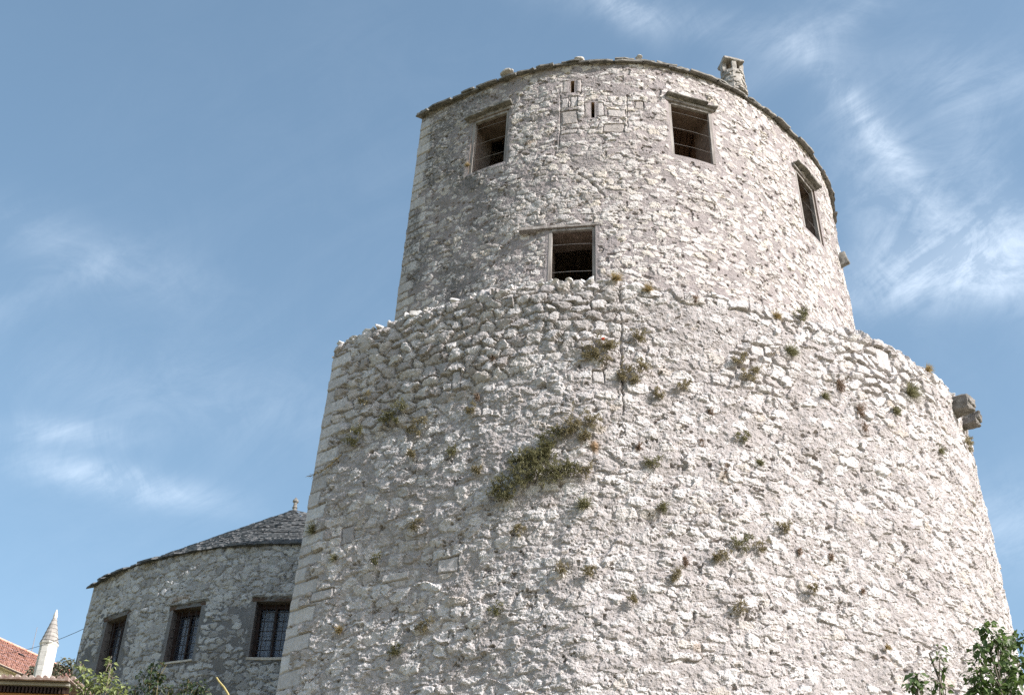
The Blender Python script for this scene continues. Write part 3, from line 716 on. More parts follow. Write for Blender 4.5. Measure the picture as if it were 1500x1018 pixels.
# fine where it is seen
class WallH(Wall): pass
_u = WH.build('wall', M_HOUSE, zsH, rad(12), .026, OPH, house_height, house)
M_CURT = simple_mat('pale_curtain', (.50, .56, .66), (.66, .70, .78), 4, .9, .2, (6, 6, .5))
m, t, b = newmat('window_glass'); M_GLASS = m
b.inputs['Base Color'].default_value = (.05, .06, .09, 1); b.inputs['Roughness'].default_value = .06; b.inputs['Alpha'].default_value = .28; b.inputs['IOR'].default_value = 1.5
def house_window(o, seed):
    a0, a1, z0, z1 = o; rng = random.Random(seed); am = (a0+a1)/2; dep = .55; n = 4
    aa = [a0+(a1-a0)*i/n for i in range(n+1)]; bm = bmesh.new()
    def P(a, z, off): return bm.verts.new(wpoint(a, z, RH, off, HC))
    for z, zi in ((z0, z0-.03), (z1, z1)):
        o_ = [P(a, z, 0) for a in aa]; i_ = [P(a, zi, -dep) for a in aa]
        for k in range(n): bm.faces.new([o_[k], o_[k+1], i_[k+1], i_[k]])
    for a in (a0, a1): bm.faces.new([P(a, z0, 0), P(a, z1, 0), P(a, z1, -dep), P(a, z0-.03, -dep)])
    bm.faces.new([P(a0, z0-.03, -dep), P(a1, z0-.03, -dep), P(a1, z1, -dep), P(a0, z1, -dep)])
    win = obj('window', bm, M_INNERD, house)
    nrm = Vector((math.sin(am), -math.cos(am), 0)); B = basis(nrm); tx = B.col[0]; w = (a1-a0)*8.65; h = z1-z0; zc = (z0+z1)/2
    def pos(x, z, d): return wpoint(am, z, RH, -d, HC)+tx*x
    bf = bmesh.new()
    for sx in (-1, 1): add_box(bf, pos(sx*(w/2-.05), zc, .28), (.05, h/2, .05), B, .003)
    for zz in (z1-.06, z0+.05): add_box(bf, pos(0, zz, .283), (w/2-.1, .055, .045), B, .003)
    add_box(bf, pos(0, zc, .285), (.022, h/2-.11, .03), B)
    obj('frame', bf, M_DWOOD, win)
    bp_ = bmesh.new(); add_box(bp_, pos(0, zc, .31), (w/2-.09, h/2-.1, .004), B); obj('pane', bp_, M_GLASS, win)
    bc = bmesh.new()
    for sx in (-1, 1):
        k = 10; W_ = w/2-.16
        top = [bc.verts.new(pos(sx*(.05+W_*i/k), z1-.1, .40+.02*math.sin(i*2.1+seed))) for i in range(k+1)]
        bot = [bc.verts.new(pos(sx*(.05+W_*i/k), z0+.05, .40+.025*math.sin(i*2.1+seed+.4))) for i in range(k+1)]
        for i in range(k): bc.faces.new([top[i], top[i+1], bot[i+1], bot[i]])
    obj('curtain', bc, M_CURT, win)
    bg_ = bmesh.new()
    for k in range(1, 4): add_tube(bg_, [pos(w*(k/4-.5)*1.0, z0, .13), pos(w*(k/4-.5), z1, .13)], .011, seg=5)
    for k in range(1, 6): add_tube(bg_, [pos(-w/2, z0+h*k/6, .13), pos(w/2, z0+h*k/6, .13)], .011, seg=5)
    obj('grille', bg_, M_IRON, win)
    bl = bmesh.new(); add_box(bl, pos(0, z1+.05, .10), (w/2+.12, .045, .10), B, .01, 4, rng, .015, .006); obj('lintel', bl, M_WOODB, win)
    bl = bmesh.new(); add_box(bl, pos(.03, z1+.14, .08), (w/2+.16, .022, .12), B, .015, 4, rng, .02, .006); obj('hood_slab', bl, M_SLAB, win)
    bl = bmesh.new(); add_box(bl, pos(0, z0-.03, .10), (w/2+.04, .03, .14), B, .01, 3, rng, .012, .006); obj('sill', bl, M_ROCK, win)
M_INNERD = simple_mat('dark_reveal_plaster', (.10, .085, .08), (.17, .15, .14), 6, .95, .4)
for i, o_ in enumerate(OPH): house_window(o_, 31+i)
# slate cone
rng = random.Random(77)
d = ray(431, 751); AP = d*(41.6/d[1]); apz = AP[2]; print('house apex', AP)
bm = bmesh.new(); slope = (apz-HZ)/(HR-.1); r_ = HR+.02; k = 0
while r_ > .2:
    t_ = 1-r_/HR; Ck = HC*(1-t_)+AP[:2]*t_; zz = HZ+.03+(HR-r_)*slope+.10*math.sin(t_*math.pi)*0
    slab_ring(bm, lambda a, z, r=r_: r+0*a, Ck, HP0-.02-.02*(k == 0), HP1+.02, zz, .16 if k == 0 else (.08 if k == 1 else .03), .42 if r_ > .5 else .2, .028 if k > 1 else .05, rng, .22, .62, slope*.9, R=max(r_, .5), lift=.02, jag=.05 if k > 1 else .14)
    r_ -= .25; k += 1
obj('roof', bm, M_SLATE, house)
house_roof = S.objects['roof.001']
bm = bmesh.new(); vs = [bm.verts.new((HC[0]+(HR+.12)*math.sin(a), HC[1]-(HR+.12)*math.cos(a), HZ-.02)) for a in np.linspace(HP0, HP1, 60)]
ap = bm.verts.new((AP[0], AP[1], apz-.05))
for k in range(60): bm.faces.new([vs[k], vs[(k+1) % 60], ap])
bm.faces.new(vs[::-1]); obj('roof_deck', bm, M_SLATE, house_roof)
bm = bmesh.new(); add_lathe(bm, (AP[0], AP[1], apz-.1), [(.18, 0), (.12, .10), (.075, .14), (.065, .24), (.09, .28), (.065, .31), (.055, .45), (.10, .50), (.09, .56), (.045, .61), (.015, .66)], 12, 0, .004, rng); obj('finial', bm, M_SLAB, house_roof)

# ================================================================== FAR BUILDINGS ON THE LEFT
def tile_mat():
    m, t, b = newmat('red_clay_tiles'); g = t.new('ShaderNodeTexCoord').outputs['Object']
    n = t.noise(g, 3.5, 6, .7); n2 = t.noise(g, 14, 3, .6)
    c = t.mix(t.maprange(n, .35, .68), (.54, .24, .17), (.70, .38, .29)); c = t.mix(t.maprange(n2, .5, .75, 0, .8), c, (.56, .38, .31))
    t.put(b.inputs['Base Color'], c); b.inputs['Roughness'].default_value = .9; return m
M_TILE = tile_mat()
M_CREAM = simple_mat('cream_render', (.55, .50, .38), (.66, .62, .50), 3, .9, .2)
M_MIN = simple_mat('white_limestone_ashlar', (.42, .40, .37), (.62, .60, .56), 2.6, .9, .2)
M_LEAD = simple_mat('grey_lead_sheet', (.20, .185, .17), (.36, .33, .30), 2.5, .7, .2)
def red_house():
    D = 116.0
    dvp = ray(2370, 1957); rd = Vector((dvp[0], dvp[1], 0)).normalized(); nd = Vector((rd.y, -rd.x, 0))     # ridge direction, outward down the visible slope
    p0 = ray(0, 936); P0 = Vector(p0*(D/math.hypot(p0[0], p0[1])))
    # eave: lower, offset along nd so that the sight line through (0,972) meets it
    pitch = math.tan(rad(32)); de = Vector(ray(0, 973)); w = None
    # find w: P0 + s*rd + nd*w - z*w*pitch is on the ray
    A = np.array([[rd.x, nd.x, -de.x], [rd.y, nd.y, -de.y], [0, -pitch, -de.z]]); sol = np.linalg.solve(A, -np.array(P0)); w = sol[1]
    print('red house: ridge', tuple(P0), 'slope width', w)
    root = empty('red_tiled_house', (P0.x, P0.y, P0.z-18), 'cream house with a long red clay tile roof behind the minaret at the left edge', 'house')
    L0, L1 = -14.0, 26.0; ez = P0.z-w*pitch; rng = random.Random(3)
    def pt(s, u, dz=0): return P0+rd*s+nd*u+Vector((0, 0, -abs(u)*pitch+dz))
    # tiles: rolls running down both slopes, with stepped courses
    bm = bmesh.new()
    for sgn in (1, -1):
        nu_, nk = int((L1-L0)/.11), int(w/.36)+1
        for kk in range(nk):
            u0, u1 = w*kk/nk, w*(kk+1)/nk+.03
            prev = None
            for i in range(nu_+1):
                s = L0+(L1-L0)*i/nu_; dz = .02 if i % 2 else 0.0; dz += rng.uniform(-.006, .006)
                a = bm.verts.new(pt(s, sgn*u0, dz+.02)); b_ = bm.verts.new(pt(s, sgn*u1, dz+.07))
                if prev: bm.faces.new([prev[0], a, b_, prev[1]])
                prev = (a, b_)
    roof = obj('roof', bm, M_TILE, root)
    bm = bmesh.new()
    s = L0
    while s < L1:
        add_tube(bm, [pt(s, 0, .03), pt(s+.42, 0, .06)], .12, .10, 8); s += .38
    obj('ridge_tiles', bm, M_TILE, roof)
    bm = bmesh.new(); B = Matrix((rd, nd, Vector((0, 0, 1)))).transposed()
    mid = pt((L0+L1)/2, 0); hw = w-.45; zb = ez-15
    # walls with gables
    cs = [(s, u) for s in (L0+.3, L1-.3) for u in (-hw, 0, hw)]
    for s in (L0+.3, L1-.3):
        v = [bm.verts.new(pt(s, -hw, -.12)), bm.verts.new(pt(s, 0, -.12)), bm.verts.new(pt(s, hw, -.12)), bm.verts.new(Vector((*(P0+rd*s+nd*hw).xy, zb))), bm.verts.new(Vector((*(P0+rd*s-nd*hw).xy, zb)))]
        bm.faces.new(v)
    for u in (-hw, hw):
        q = [pt(L0+.3, u, -.12), pt(L1-.3, u, -.12)]; bm.faces.new([bm.verts.new(q[0]), bm.verts.new(q[1]), bm.verts.new(Vector((*(P0+rd*(L1-.3)+nd*u).xy, zb))), bm.verts.new(Vector((*(P0+rd*(L0+.3)+nd*u).xy, zb)))])
    obj('wall', bm, M_CREAM, root)
    bm = bmesh.new(); add_box(bm, pt((L0+L1)/2, w-.22, -.10), ((L1-L0)/2, .24, .035), B); obj('soffit', bm, M_CREAM, root)
    bm = bmesh.new(); add_box(bm, pt((L0+L1)/2, w+.04, -.02), ((L1-L0)/2, .05, .05), B); obj('gutter', bm, M_DWOOD, root)
    # roof vent seen at (31, 959)
    dv = Vector(ray(31, 961)); A = np.array([[rd.x, nd.x, -dv.x], [rd.y, nd.y, -dv.y], [0, -pitch, -dv.z]]); sol = np.linalg.solve(A, -np.array(P0))
    bm = bmesh.new(); Bv = Matrix((rd, (nd-Vector((0, 0, pitch))).normalized(), rd.cross((nd-Vector((0, 0, pitch))).normalized()))).transposed()
    add_box(bm, pt(sol[0], sol[1], .12), (.26, .16, .06), Bv, bevel=.01); obj('skylight', bm, M_IRON, root)
    # a thin aerial on the ridge
    da = ray(50, 950); sA = None
    dd = Vector(ray(47, 951)); A = np.array([[rd.x, -dd.x], [rd.y, -dd.y]]); sol = np.linalg.solve(A, -np.array(P0.xy))
    b0 = P0+rd*sol[0]; bm = bmesh.new(); add_tube(bm, [b0+Vector((0, 0, -.2)), b0+Vector((0, 0, 2.3))], .035, .02, 6)
    obj('aerial', bm, M_WIRE, root)
    return root
red_house()

def minaret():
    D = 92.0; pb = ray(66, 970); C_ = Vector(pb*(D/math.hypot(pb[0], pb[1]))); pt_ = ray(84, 893)
    ptc = ray(73, 944); zc = ptc[2]*D/math.hypot(ptc[0], ptc[1]); zt = pt_[2]*D/math.hypot(pt_[0], pt_[1]); R_ = 12.5/FPX*D*1.0
    root = empty('minaret', (C_.x, C_.y, zc-20), 'slender white minaret with a grey cone cap rising behind the low wooden roof', 'minaret')
    print('minaret', C_, zc, zt, R_)
    rot = rad(14); c0 = (C_.x, C_.y, 0)
    bm = bmesh.new(); rng = random.Random(8); z = zc-20
    while z < zc-.05:
        h = .42; add_lathe(bm, c0, [(R_, z), (R_, min(z+h-.015, zc))], 8, rot); add_lathe(bm, c0, [(R_-.012, z+h-.015), (R_-.012, z+h)], 8, rot); z += h
    obj('shaft', bm, M_MIN, root)
    bm = bmesh.new(); add_lathe(bm, c0, [(R_*1.02, zc-.12), (R_*1.10, zc-.03), (R_*1.12, zc+.06), (R_*.98, zc+.12)], 8, rot); obj('collar', bm, M_MIN, root)
    bm = bmesh.new(); H = zt-zc-.12; n = 7
    for k in range(n):
        f0, f1 = k/n, (k+1)/n; add_lathe(bm, c0, [(R_*1.02*(1-f0)+.03, zc+.12+H*.92*f0), (R_*1.0*(1-f1)+.015, zc+.12+H*.92*f1)], 16, rot)
    obj('cone_cap', bm, M_LEAD, root)
    bm = bmesh.new(); add_lathe(bm, c0, [(.13, zt-.62), (.14, zt-.4), (.09, zt-.2), (.05, zt-.05), (.02, zt+.02)], 10, rot); obj('finial', bm, M_MIN, root)
minaret()

# thin overhead wire crossing from the round house past the minaret
pA = Vector(ray(20, 944))*55; pB = wpoint(*hitH(132, 917), RH, .02, HC)
pA2 = pA+(pA-pB)*.6
bm = bmesh.new(); add_tube(bm, [pA2.lerp(pB, i/12)+Vector((0, 0, -1.2*(i/12)*(1-i/12))) for i in range(13)], .008, seg=4)
tag(obj('overhead_wire', bm, M_IRON), 'thin dark wire strung from the round house past the minaret cap', 'wire')

# low wooden roof edge at the bottom left
def canopy():
    y = 13.5; p = Vector(at_y(0, 992, y)); q = Vector(at_y(105, 991, y)); q.z = p.z
    x0, x1 = p.x-2.5, q.x; z = p.z; root = empty('wooden_shed', ((x0+x1)/2, y+1.0, -1.6), 'low shed with thin tiled roof edge over an orange brown board, bottom left corner', 'shed')
    print('canopy', x0, x1, z)
    B = Matrix.Identity(3); rng = random.Random(12)
    bm = bmesh.new(); x = x0
    while x < x1:
        add_tube(bm, [(x+.03, y-.05, z+rng.uniform(-.003, .003)), (x+.03, y+2.3, z+.33)], .021, .02, 8); x += .068
    add_box(bm, ((x0+x1)/2, y+1.1, z+.14), ((x1-x0)/2, 1.2, .010), Matrix.Rotation(rad(8.2), 3, 'X')); obj('roof', bm, M_OLDTILE, root)
    bm = bmesh.new(); add_box(bm, ((x0+x1)/2, y, z-.055), ((x1-x0)/2, .02, .016), B, .001, bevel=.002); obj('batten', bm, M_CREAMW, root)
    bm = bmesh.new(); x = x0+.01
    while x < x1-.02: add_box(bm, (x, y+.02, z-.105), (.009, .015, .034), B, .001); x += .036
    add_box(bm, ((x0+x1)/2, y+.07, z-.10), ((x1-x0)/2, .012, .038), B); obj('lattice', bm, M_DWOOD, root)
    bm = bmesh.new()
    add_box(bm, ((x0+x1)/2, y+.05, z-.19), ((x1-x0)/2, .025, .05), B, .001, bevel=.004)
    add_box(bm, ((x0+x1)/2, y+.053, z-.30), ((x1-x0)/2, .022, .055), B, .001, bevel=.004); obj('fascia_board', bm, M_ORANGE, root)
    bm = bmesh.new(); add_box(bm, ((x0+x1)/2, y+1.1, (z-.36-1.6)/2), ((x1-x0)/2-.04, 1.0, (z-.36+1.6)/2), B); obj('plank_wall', bm, M_WOODB, root)
M_OLDTILE = simple_mat('old_clay_roof_edge', (.16, .09, .07), (.50, .42, .37), 9, .9, .4)
M_CREAMW = simple_mat('grey_painted_batten', (.26, .24, .21), (.36, .34, .30), 6, .8, .2)
M_ORANGE = simple_mat('orange_brown_board', (.20, .085, .02), (.36, .17, .05), 4, .7, .3, (.1, 1, 1))
canopy()

# ================================================================== PLANTS
M_GREEN = leaf_mat('dull_green_leaf', (.14, .14, .07), (.30, .28, .16))
M_FAROL = leaf_mat('grey_green_crown', (.11, .115, .075), (.20, .20, .13))
M_OLIVE = leaf_mat('olive_dry_leaf', (.20, .17, .10), (.38, .33, .21))
M_DRY = leaf_mat('dry_brown_stem', (.17, .11, .075), (.34, .25, .18))
M_STRAW = leaf_mat('straw', (.30, .22, .10), (.50, .40, .22))
M_VINE = leaf_mat('vine_leaf', (.05, .085, .02), (.13, .19, .055), .4)
M_VINEL = leaf_mat('sunlit_toned_vine_leaf', (.16, .20, .06), (.32, .36, .14), .4)  # vine leaf with sunlight put into a lighter green
M_VINED = leaf_mat('shade_toned_vine_leaf', (.025, .045, .015), (.06, .085, .03), .3)  # vine leaf darkened, its shade put into the colour
M_BARK = simple_mat('grey_bark', (.10, .08, .06), (.20, .17, .14), 12, .9, .6, (1, 1, .2))
M_STEM = simple_mat('thin_brown_stem', (.10, .085, .04), (.20, .16, .08), 12, .9, 0)
M_RED = simple_mat('red_flower', (.5, .05, .02), (.6, .10, .04), 12, .6, 0)
M_YSTEM = simple_mat('yellow_stem', (.30, .24, .09), (.42, .35, .15), 12, .7, 0)

def leaf(bm, p, d, up, L, w, fold=.25, droop=.0):
    d = d.normalized(); s = d.cross(up)
    s = s.normalized() if s.length > 1e-4 else d.orthogonal().normalized(); n = s.cross(d)
    a = bm.verts.new(p); m1 = bm.verts.new(p+d*L*.4+s*w*.5+n*w*fold); m2 = bm.verts.new(p+d*L*.4-s*w*.5+n*w*fold); mc = bm.verts.new(p+d*L*.45)
    e = bm.verts.new(p+d*L-Vector((0, 0, droop*L)))
    bm.faces.new([a, m1, mc]); bm.faces.new([a, mc, m2]); bm.faces.new([mc, m1, e]); bm.faces.new([mc, e, m2])
def blade(bm, p, d, L, w, droop, rng):
    n = 4; s = d.cross(Vector((rng.uniform(-1, 1), rng.uniform(-1, 1), rng.uniform(-1, 1)))).normalized(); prev = None; q = p.copy(); v = d.normalized()
    for i in range(n+1):
        ww = w*(1-i/n*.9); a, b_ = bm.verts.new(q+s*ww*.5), bm.verts.new(q-s*ww*.5)
        if prev: bm.faces.new([prev[0], a, b_, prev[1]])
        prev = (a, b_); v = (v+Vector((0, 0, -droop/n))+Vector((rng.uniform(-.1, .1),)*3)).normalized(); q = q+v*L/n
def wall_plant(px, py, r_px, kind, label, seed, Rf=None, lobes=((0, 0, 1),), group='small plants rooted in the tower wall'):
    Rf = Rf or RL; rng = random.Random(seed); a, z = hit(px, py, Rf); root = wpoint(a, z, Rf, .02)
    R = r_px/FPX*root.length*1.15; n = Vector((math.sin(a), -math.cos(a), 0)); T = Vector((math.cos(a), math.sin(a), 0)); up = Vector((0, 0, 1))
    bm = bmesh.new(); O = Vector((0, 0, 0))
    mats = {'green': (M_GREEN, M_STEM), 'olive': (M_OLIVE, M_STEM), 'dry': (M_DRY, M_DRY), 'spiky': (M_GREEN, M_STEM), 'straw': (M_STRAW, M_DRY)}[kind]
    if kind in ('green', 'olive'):
        k = max(14, int(R*R*330+R*60))*(3 if len(lobes) > 4 else 1)
        for i in range(k):                      # sprays: a drooping stem with small leaves along it
            th = rng.uniform(0, 6.283); sp_ = math.sqrt(rng.random())
            lx, ly, ls = rng.choice(lobes); k_px = root.length*1.1/FPX; off = T*lx*k_px-up*ly*k_px
            base = off+(T*math.cos(th)*.62+up*math.sin(th)*.45)*R*ls*sp_+n*.05
            d = (n*rng.uniform(.35, .9)+T*rng.uniform(-.9, .9)+up*rng.uniform(-.7, .9)).normalized(); L = R*ls*rng.uniform(.35, .85)
            q = base.copy(); st = 5; pts = [q.copy()]
            for j in range(st): d = (d+Vector((0, 0, -.16))).normalized(); q = q+d*L/st; pts.append(q.copy())
            add_tube(bm, pts, .004, .002, 3)
            for j in range(1, st+1):
                for m_ in range(4 if R > .3 else 3):
                    dd = (d*.6+Vector((rng.uniform(-1, 1), rng.uniform(-1, 1), rng.uniform(-.7, 1)))).normalized()
                    leaf(bm, pts[j]+Vector((rng.uniform(-1, 1), rng.uniform(-1, 1), rng.uniform(-1, 1)))*.02, dd, up, rng.uniform(.035, .075), rng.uniform(.012, .024))
    elif kind in ('spiky', 'straw'):
        for i in range(int(110+R*420)):
            d = (n*rng.uniform(.25, .9)+T*rng.gauss(0, .55)+up*rng.uniform(-.35, 1.0)).normalized()
            blade(bm, (T*rng.uniform(-1, 1)+up*rng.uniform(-.7, .7))*R*.25, d, R*rng.uniform(.6, 1.3), rng.uniform(.009, .018), rng.uniform(.1, .8), rng)
    else:
        for i in range(int(80+R*300)):
            d = (n*rng.uniform(.2, .7)+T*rng.gauss(0, .35)+up*rng.uniform(-1.0, .5)).normalized()
            blade(bm, (T*rng.gauss(0, .22)+up*rng.uniform(-.6, .6))*R, d, R*rng.uniform(.4, .8), rng.uniform(.010, .019), rng.uniform(.3, 1.2), rng)
    me = bpy.data.meshes.new('wall_plant'); bm.to_mesh(me); bm.free(); me.materials.append(mats[0])
    o = link(bpy.data.objects.new({'green': 'wall_shrub', 'olive': 'wall_shrub', 'spiky': 'grass_tuft', 'straw': 'grass_tuft', 'dry': 'dry_tuft'}[kind], me)); o.location = root
    return tag(o, label, 'plant', group)
PLANTS = [
 (790, 692, 33, 'green', 'largest green bush on the tower wall, broad and hanging below the middle window'),
 (858, 690, 12, 'olive', 'small olive tuft touching the right end of the largest wall bush'),
 (850, 624, 27, 'olive', 'olive shrub just above and right of the largest wall bush'),
 (806, 640, 17, 'green', 'small green shrub sitting directly above the largest wall bush'),
 (878, 516, 24, 'olive', 'olive brown shrub with a red flower just left of the long vertical joint'),
 (926, 546, 22, 'olive', 'straggly olive shrub just right of the long vertical joint'),
 (580, 607, 20, 'green', 'round green shrub below the cobbled rim on the left of the tower'),
 (612, 625, 16, 'olive', 'brownish shrub touching the right side of the round green shrub on the left'),
 (522, 640, 16, 'green', 'green shrub nearest the left corner stones, level with the dry straw stem'),
 (538, 586, 9, 'olive', 'tiny olive tuft above the shrub nearest the left corner'),
 (856, 742, 15, 'spiky', 'spiky dry green tuft below the right end of the largest wall bush'),
 (460, 779, 12, 'spiky', 'dark spiky tuft on the left corner stones beside the slate roof'),
 (1331, 577, 18, 'spiky', 'full spiky grass clump high on the right near the twin corbels'),
 (1156, 518, 14, 'spiky', 'thin spreading grass tuft right of the patch of exposed cobbles'),
 (1096, 549, 14, 'olive', 'olive tuft at the lower left of the patch of exposed cobbles'),
 (1080, 528, 11, 'olive', 'faded tuft at the upper left of the patch of exposed cobbles'),
 (936, 492, 13, 'olive', 'wispy tuft right of the vertical joint near its top'),
 (902, 411, 12, 'straw', 'straw coloured grass on the rim right under the middle window'),
 (949, 426, 10, 'straw', 'second straw grass tuft on the rim, right of the vertical joint'),
 (1168, 463, 13, 'green', 'low green plant on the rim where the upper drum meets the ledge on the right'),
 (1136, 466, 9, 'straw', 'pale grass beside the low green rim plant on the right'),
 (1018, 438, 8, 'dry', 'flat dry tuft on the rim midway between joint and right rim plant'),
 (1229, 564, 13, 'dry', 'rusty brown tuft left of the exposed stones on the upper right'),
 (1207, 583, 9, 'spiky', 'small pale green tuft below left of the rusty brown tuft'),
 (1258, 600, 13, 'dry', 'upper of two brown hanging tufts on the upper right'),
 (1264, 627, 11, 'dry', 'lower of two brown hanging tufts on the upper right'),
 (1308, 602, 7, 'green', 'tiny green plant below left of the full spiky grass clump'),
 (1375, 662, 7, 'spiky', 'small tuft below the twin corbels on the sunny wall'),
 (1412, 648, 12, 'olive', 'narrow green plant hanging under the twin corbels'),
 (1356, 543, 9, 'straw', 'grass tuft on the sloping right rim'),
 (957, 677, 12, 'green', 'dark green sprig hanging right of the largest wall bush'),
 (935, 655, 8, 'dry', 'brown hanging sprig above the dark green sprig at mid wall'),
 (979, 652, 8, 'dry', 'slim rust tuft right of the brown hanging sprig at mid wall'),
 (1027, 648, 8, 'dry', 'slim upright rust tuft at the centre of the lower wall'),
 (1063, 690, 12, 'dry', 'dark brown tuft with tails below the slim rust tufts'),
 (1085, 640, 9, 'green', 'small green tuft below the patch of exposed cobbles'),
 (1112, 680, 8, 'spiky', 'small grey green tuft right of the dark brown tailed tuft'),
 (1040, 602, 9, 'dry', 'faint dry tuft left below the patch of exposed cobbles'),
 (965, 577, 10, 'olive', 'flat olive tuft right below the end of the vertical joint'),
 (1001, 566, 9, 'olive', 'dry olive tuft further right of the vertical joint end'),
 (970, 744, 9, 'green', 'soft green tuft alone on the bright wall below the dark sprig'),
 (1022, 750, 8, 'dry', 'brown vertical tuft right of the lone soft green tuft'),
 (1146, 771, 11, 'olive', 'pale green tuft on bright wall right of centre'),
 (1085, 795, 14, 'green', 'green mat spreading sideways on the bright lower wall'),
 (1110, 800, 11, 'olive', 'right end of sideways green mat, more yellow'),
 (1056, 817, 13, 'olive', 'brownish plant hanging left below the sideways green mat'),
 (1003, 822, 10, 'dry', 'dry brown nest like tuft left of the brownish hanging plant'),
 (984, 842, 12, 'olive', 'olive tuft under the dry nest like tuft'),
 (1170, 808, 7, 'dry', 'left one of two short brown tufts on the bright wall'),
 (1216, 816, 7, 'dry', 'right one of two short brown tufts on the bright wall'),
 (926, 877, 9, 'olive', 'small olive tuft low on the wall near its middle'),
 (1082, 889, 10, 'olive', 'small olive tuft low on the bright wall below the green mat'),
 (1263, 866, 6, 'dry', 'tiny brown tuft low on the bright right wall'),
 (1187, 862, 8, 'olive', 'faint green tuft low between the brown tufts and the tiny one'),
 (700, 690, 8, 'olive', 'small olive tuft left of the largest wall bush'),
 (664, 662, 9, 'green', 'small green tuft between the round shrub and the largest wall bush'),
 (607, 664, 10, 'olive', 'olive tuft hanging directly below the round green shrub'),
 (700, 582, 8, 'dry', 'rusty tuft under the cobbled rim at left centre'),
 (722, 528, 9, 'dry', 'dry tuft inside the cobbled rim band'),
 (690, 600, 9, 'olive', 'dry olive tuft under the rusty one at left centre'),
 (612, 768, 9, 'olive', 'olive tuft in the left half below the shrubs'),
 (760, 778, 9, 'olive', 'small tuft below the largest wall bush'),
 (728, 893, 9, 'green', 'dark green tuft low on the left half of the wall'),
 (622, 917, 12, 'olive', 'flat olive mat low on the left half of the wall'),
 (583, 952, 9, 'green', 'lowest green tuft on the left half of the wall'),
 (500, 925, 9, 'straw', 'yellowish tuft low near the left corner stones'),
 (492, 820, 9, 'spiky', 'spiky green sprig near the corner below the dark spiky tuft'),
 (554, 820, 8, 'green', 'small green sprig on the left third of the wall, level with the eaves'),
 (822, 833, 9, 'olive', 'olive tuft on the middle of the lower wall'),
 (862, 838, 8, 'olive', 'second olive tuft on the middle of the lower wall, to the right'),
 (1298, 950, 6, 'straw', 'tiny straw tuft low on the right near the climbing vine'),
]
for i, (x, y, r_, kd, lb) in enumerate(PLANTS): wall_plant(x, y, r_, kd, lb, 900+i, lobes=((0, 0, 1), (-18, 2, .9), (-38, 16, .8), (-52, 30, .55), (22, 8, .8), (42, 0, .55), (-5, -18, .7), (-30, -20, .45), (10, -32, .4)) if i == 0 else ((0, 0, 1), (-.5*r_, .3*r_, .6), (.6*r_, -.3*r_, .55), (.2*r_, .7*r_, .4)))
wall_plant(686, 244, 5, 'straw', 'tiny yellow tuft at the sill corner of the top left window', 990, RU)
bm = bmesh.new(); a, z = hit(883, 510, RL); rr_ = wpoint(a, z, RL, .26); add_lathe(bm, (0, 0, 0), [(.012, 0), (.035, .02), (.03, .035)], 6)
f_ = obj('red_flower', bm, M_RED); f_.location = rr_; tag(f_, 'single red blossom on the olive brown shrub beside the vertical joint', 'flower')
# dry straw stem lying across the corner
pA, pB = wpoint(*hit(505, 668, RL), RL, .08), wpoint(*hit(462, 700, RL), RL, .10)
bm = bmesh.new(); rng = random.Random(5); pts = [pA.lerp(pB, i/8)-pA+Vector((0, 0, -.06*math.sin(i/8*3.14))) for i in range(9)]; add_tube(bm, pts, .012, .006, 4)
for i in range(1, 9):
    for k in range(9): blade(bm, pts[i], Vector((rng.uniform(-1, .3), rng.uniform(-.6, .2), rng.uniform(-1, .4))), rng.uniform(.06, .14), .016, .6, rng)
s_ = obj('dried_stem', bm, M_STRAW); s_.location = pA; tag(s_, 'dry golden stem drooping across the left corner stones', 'plant')

# loose stones weighting the roof edge
for (px, py, r, lb) in [(742, 108, .15, 'largest pale loose stone on the left part of the tower eave'), (849, 88, .11, 'flat pale loose stone at the top left of the tower eave'), (936, 84, .07, 'smallest loose stone on the tower eave, left of the chimney')]:
    d = ray(px, py); zz = Z_UP+.20; P = Vector(d*(zz/d[2])); bm = bmesh.new(); rock(bm, (0, 0, 0), r, (1.35, 1, .55), random.Random(px), .3)
    o = obj('loose_stone', bm, M_ROCK); o.location = P; tag(o, lb, 'stone', 'loose stones on the tower roof edge')

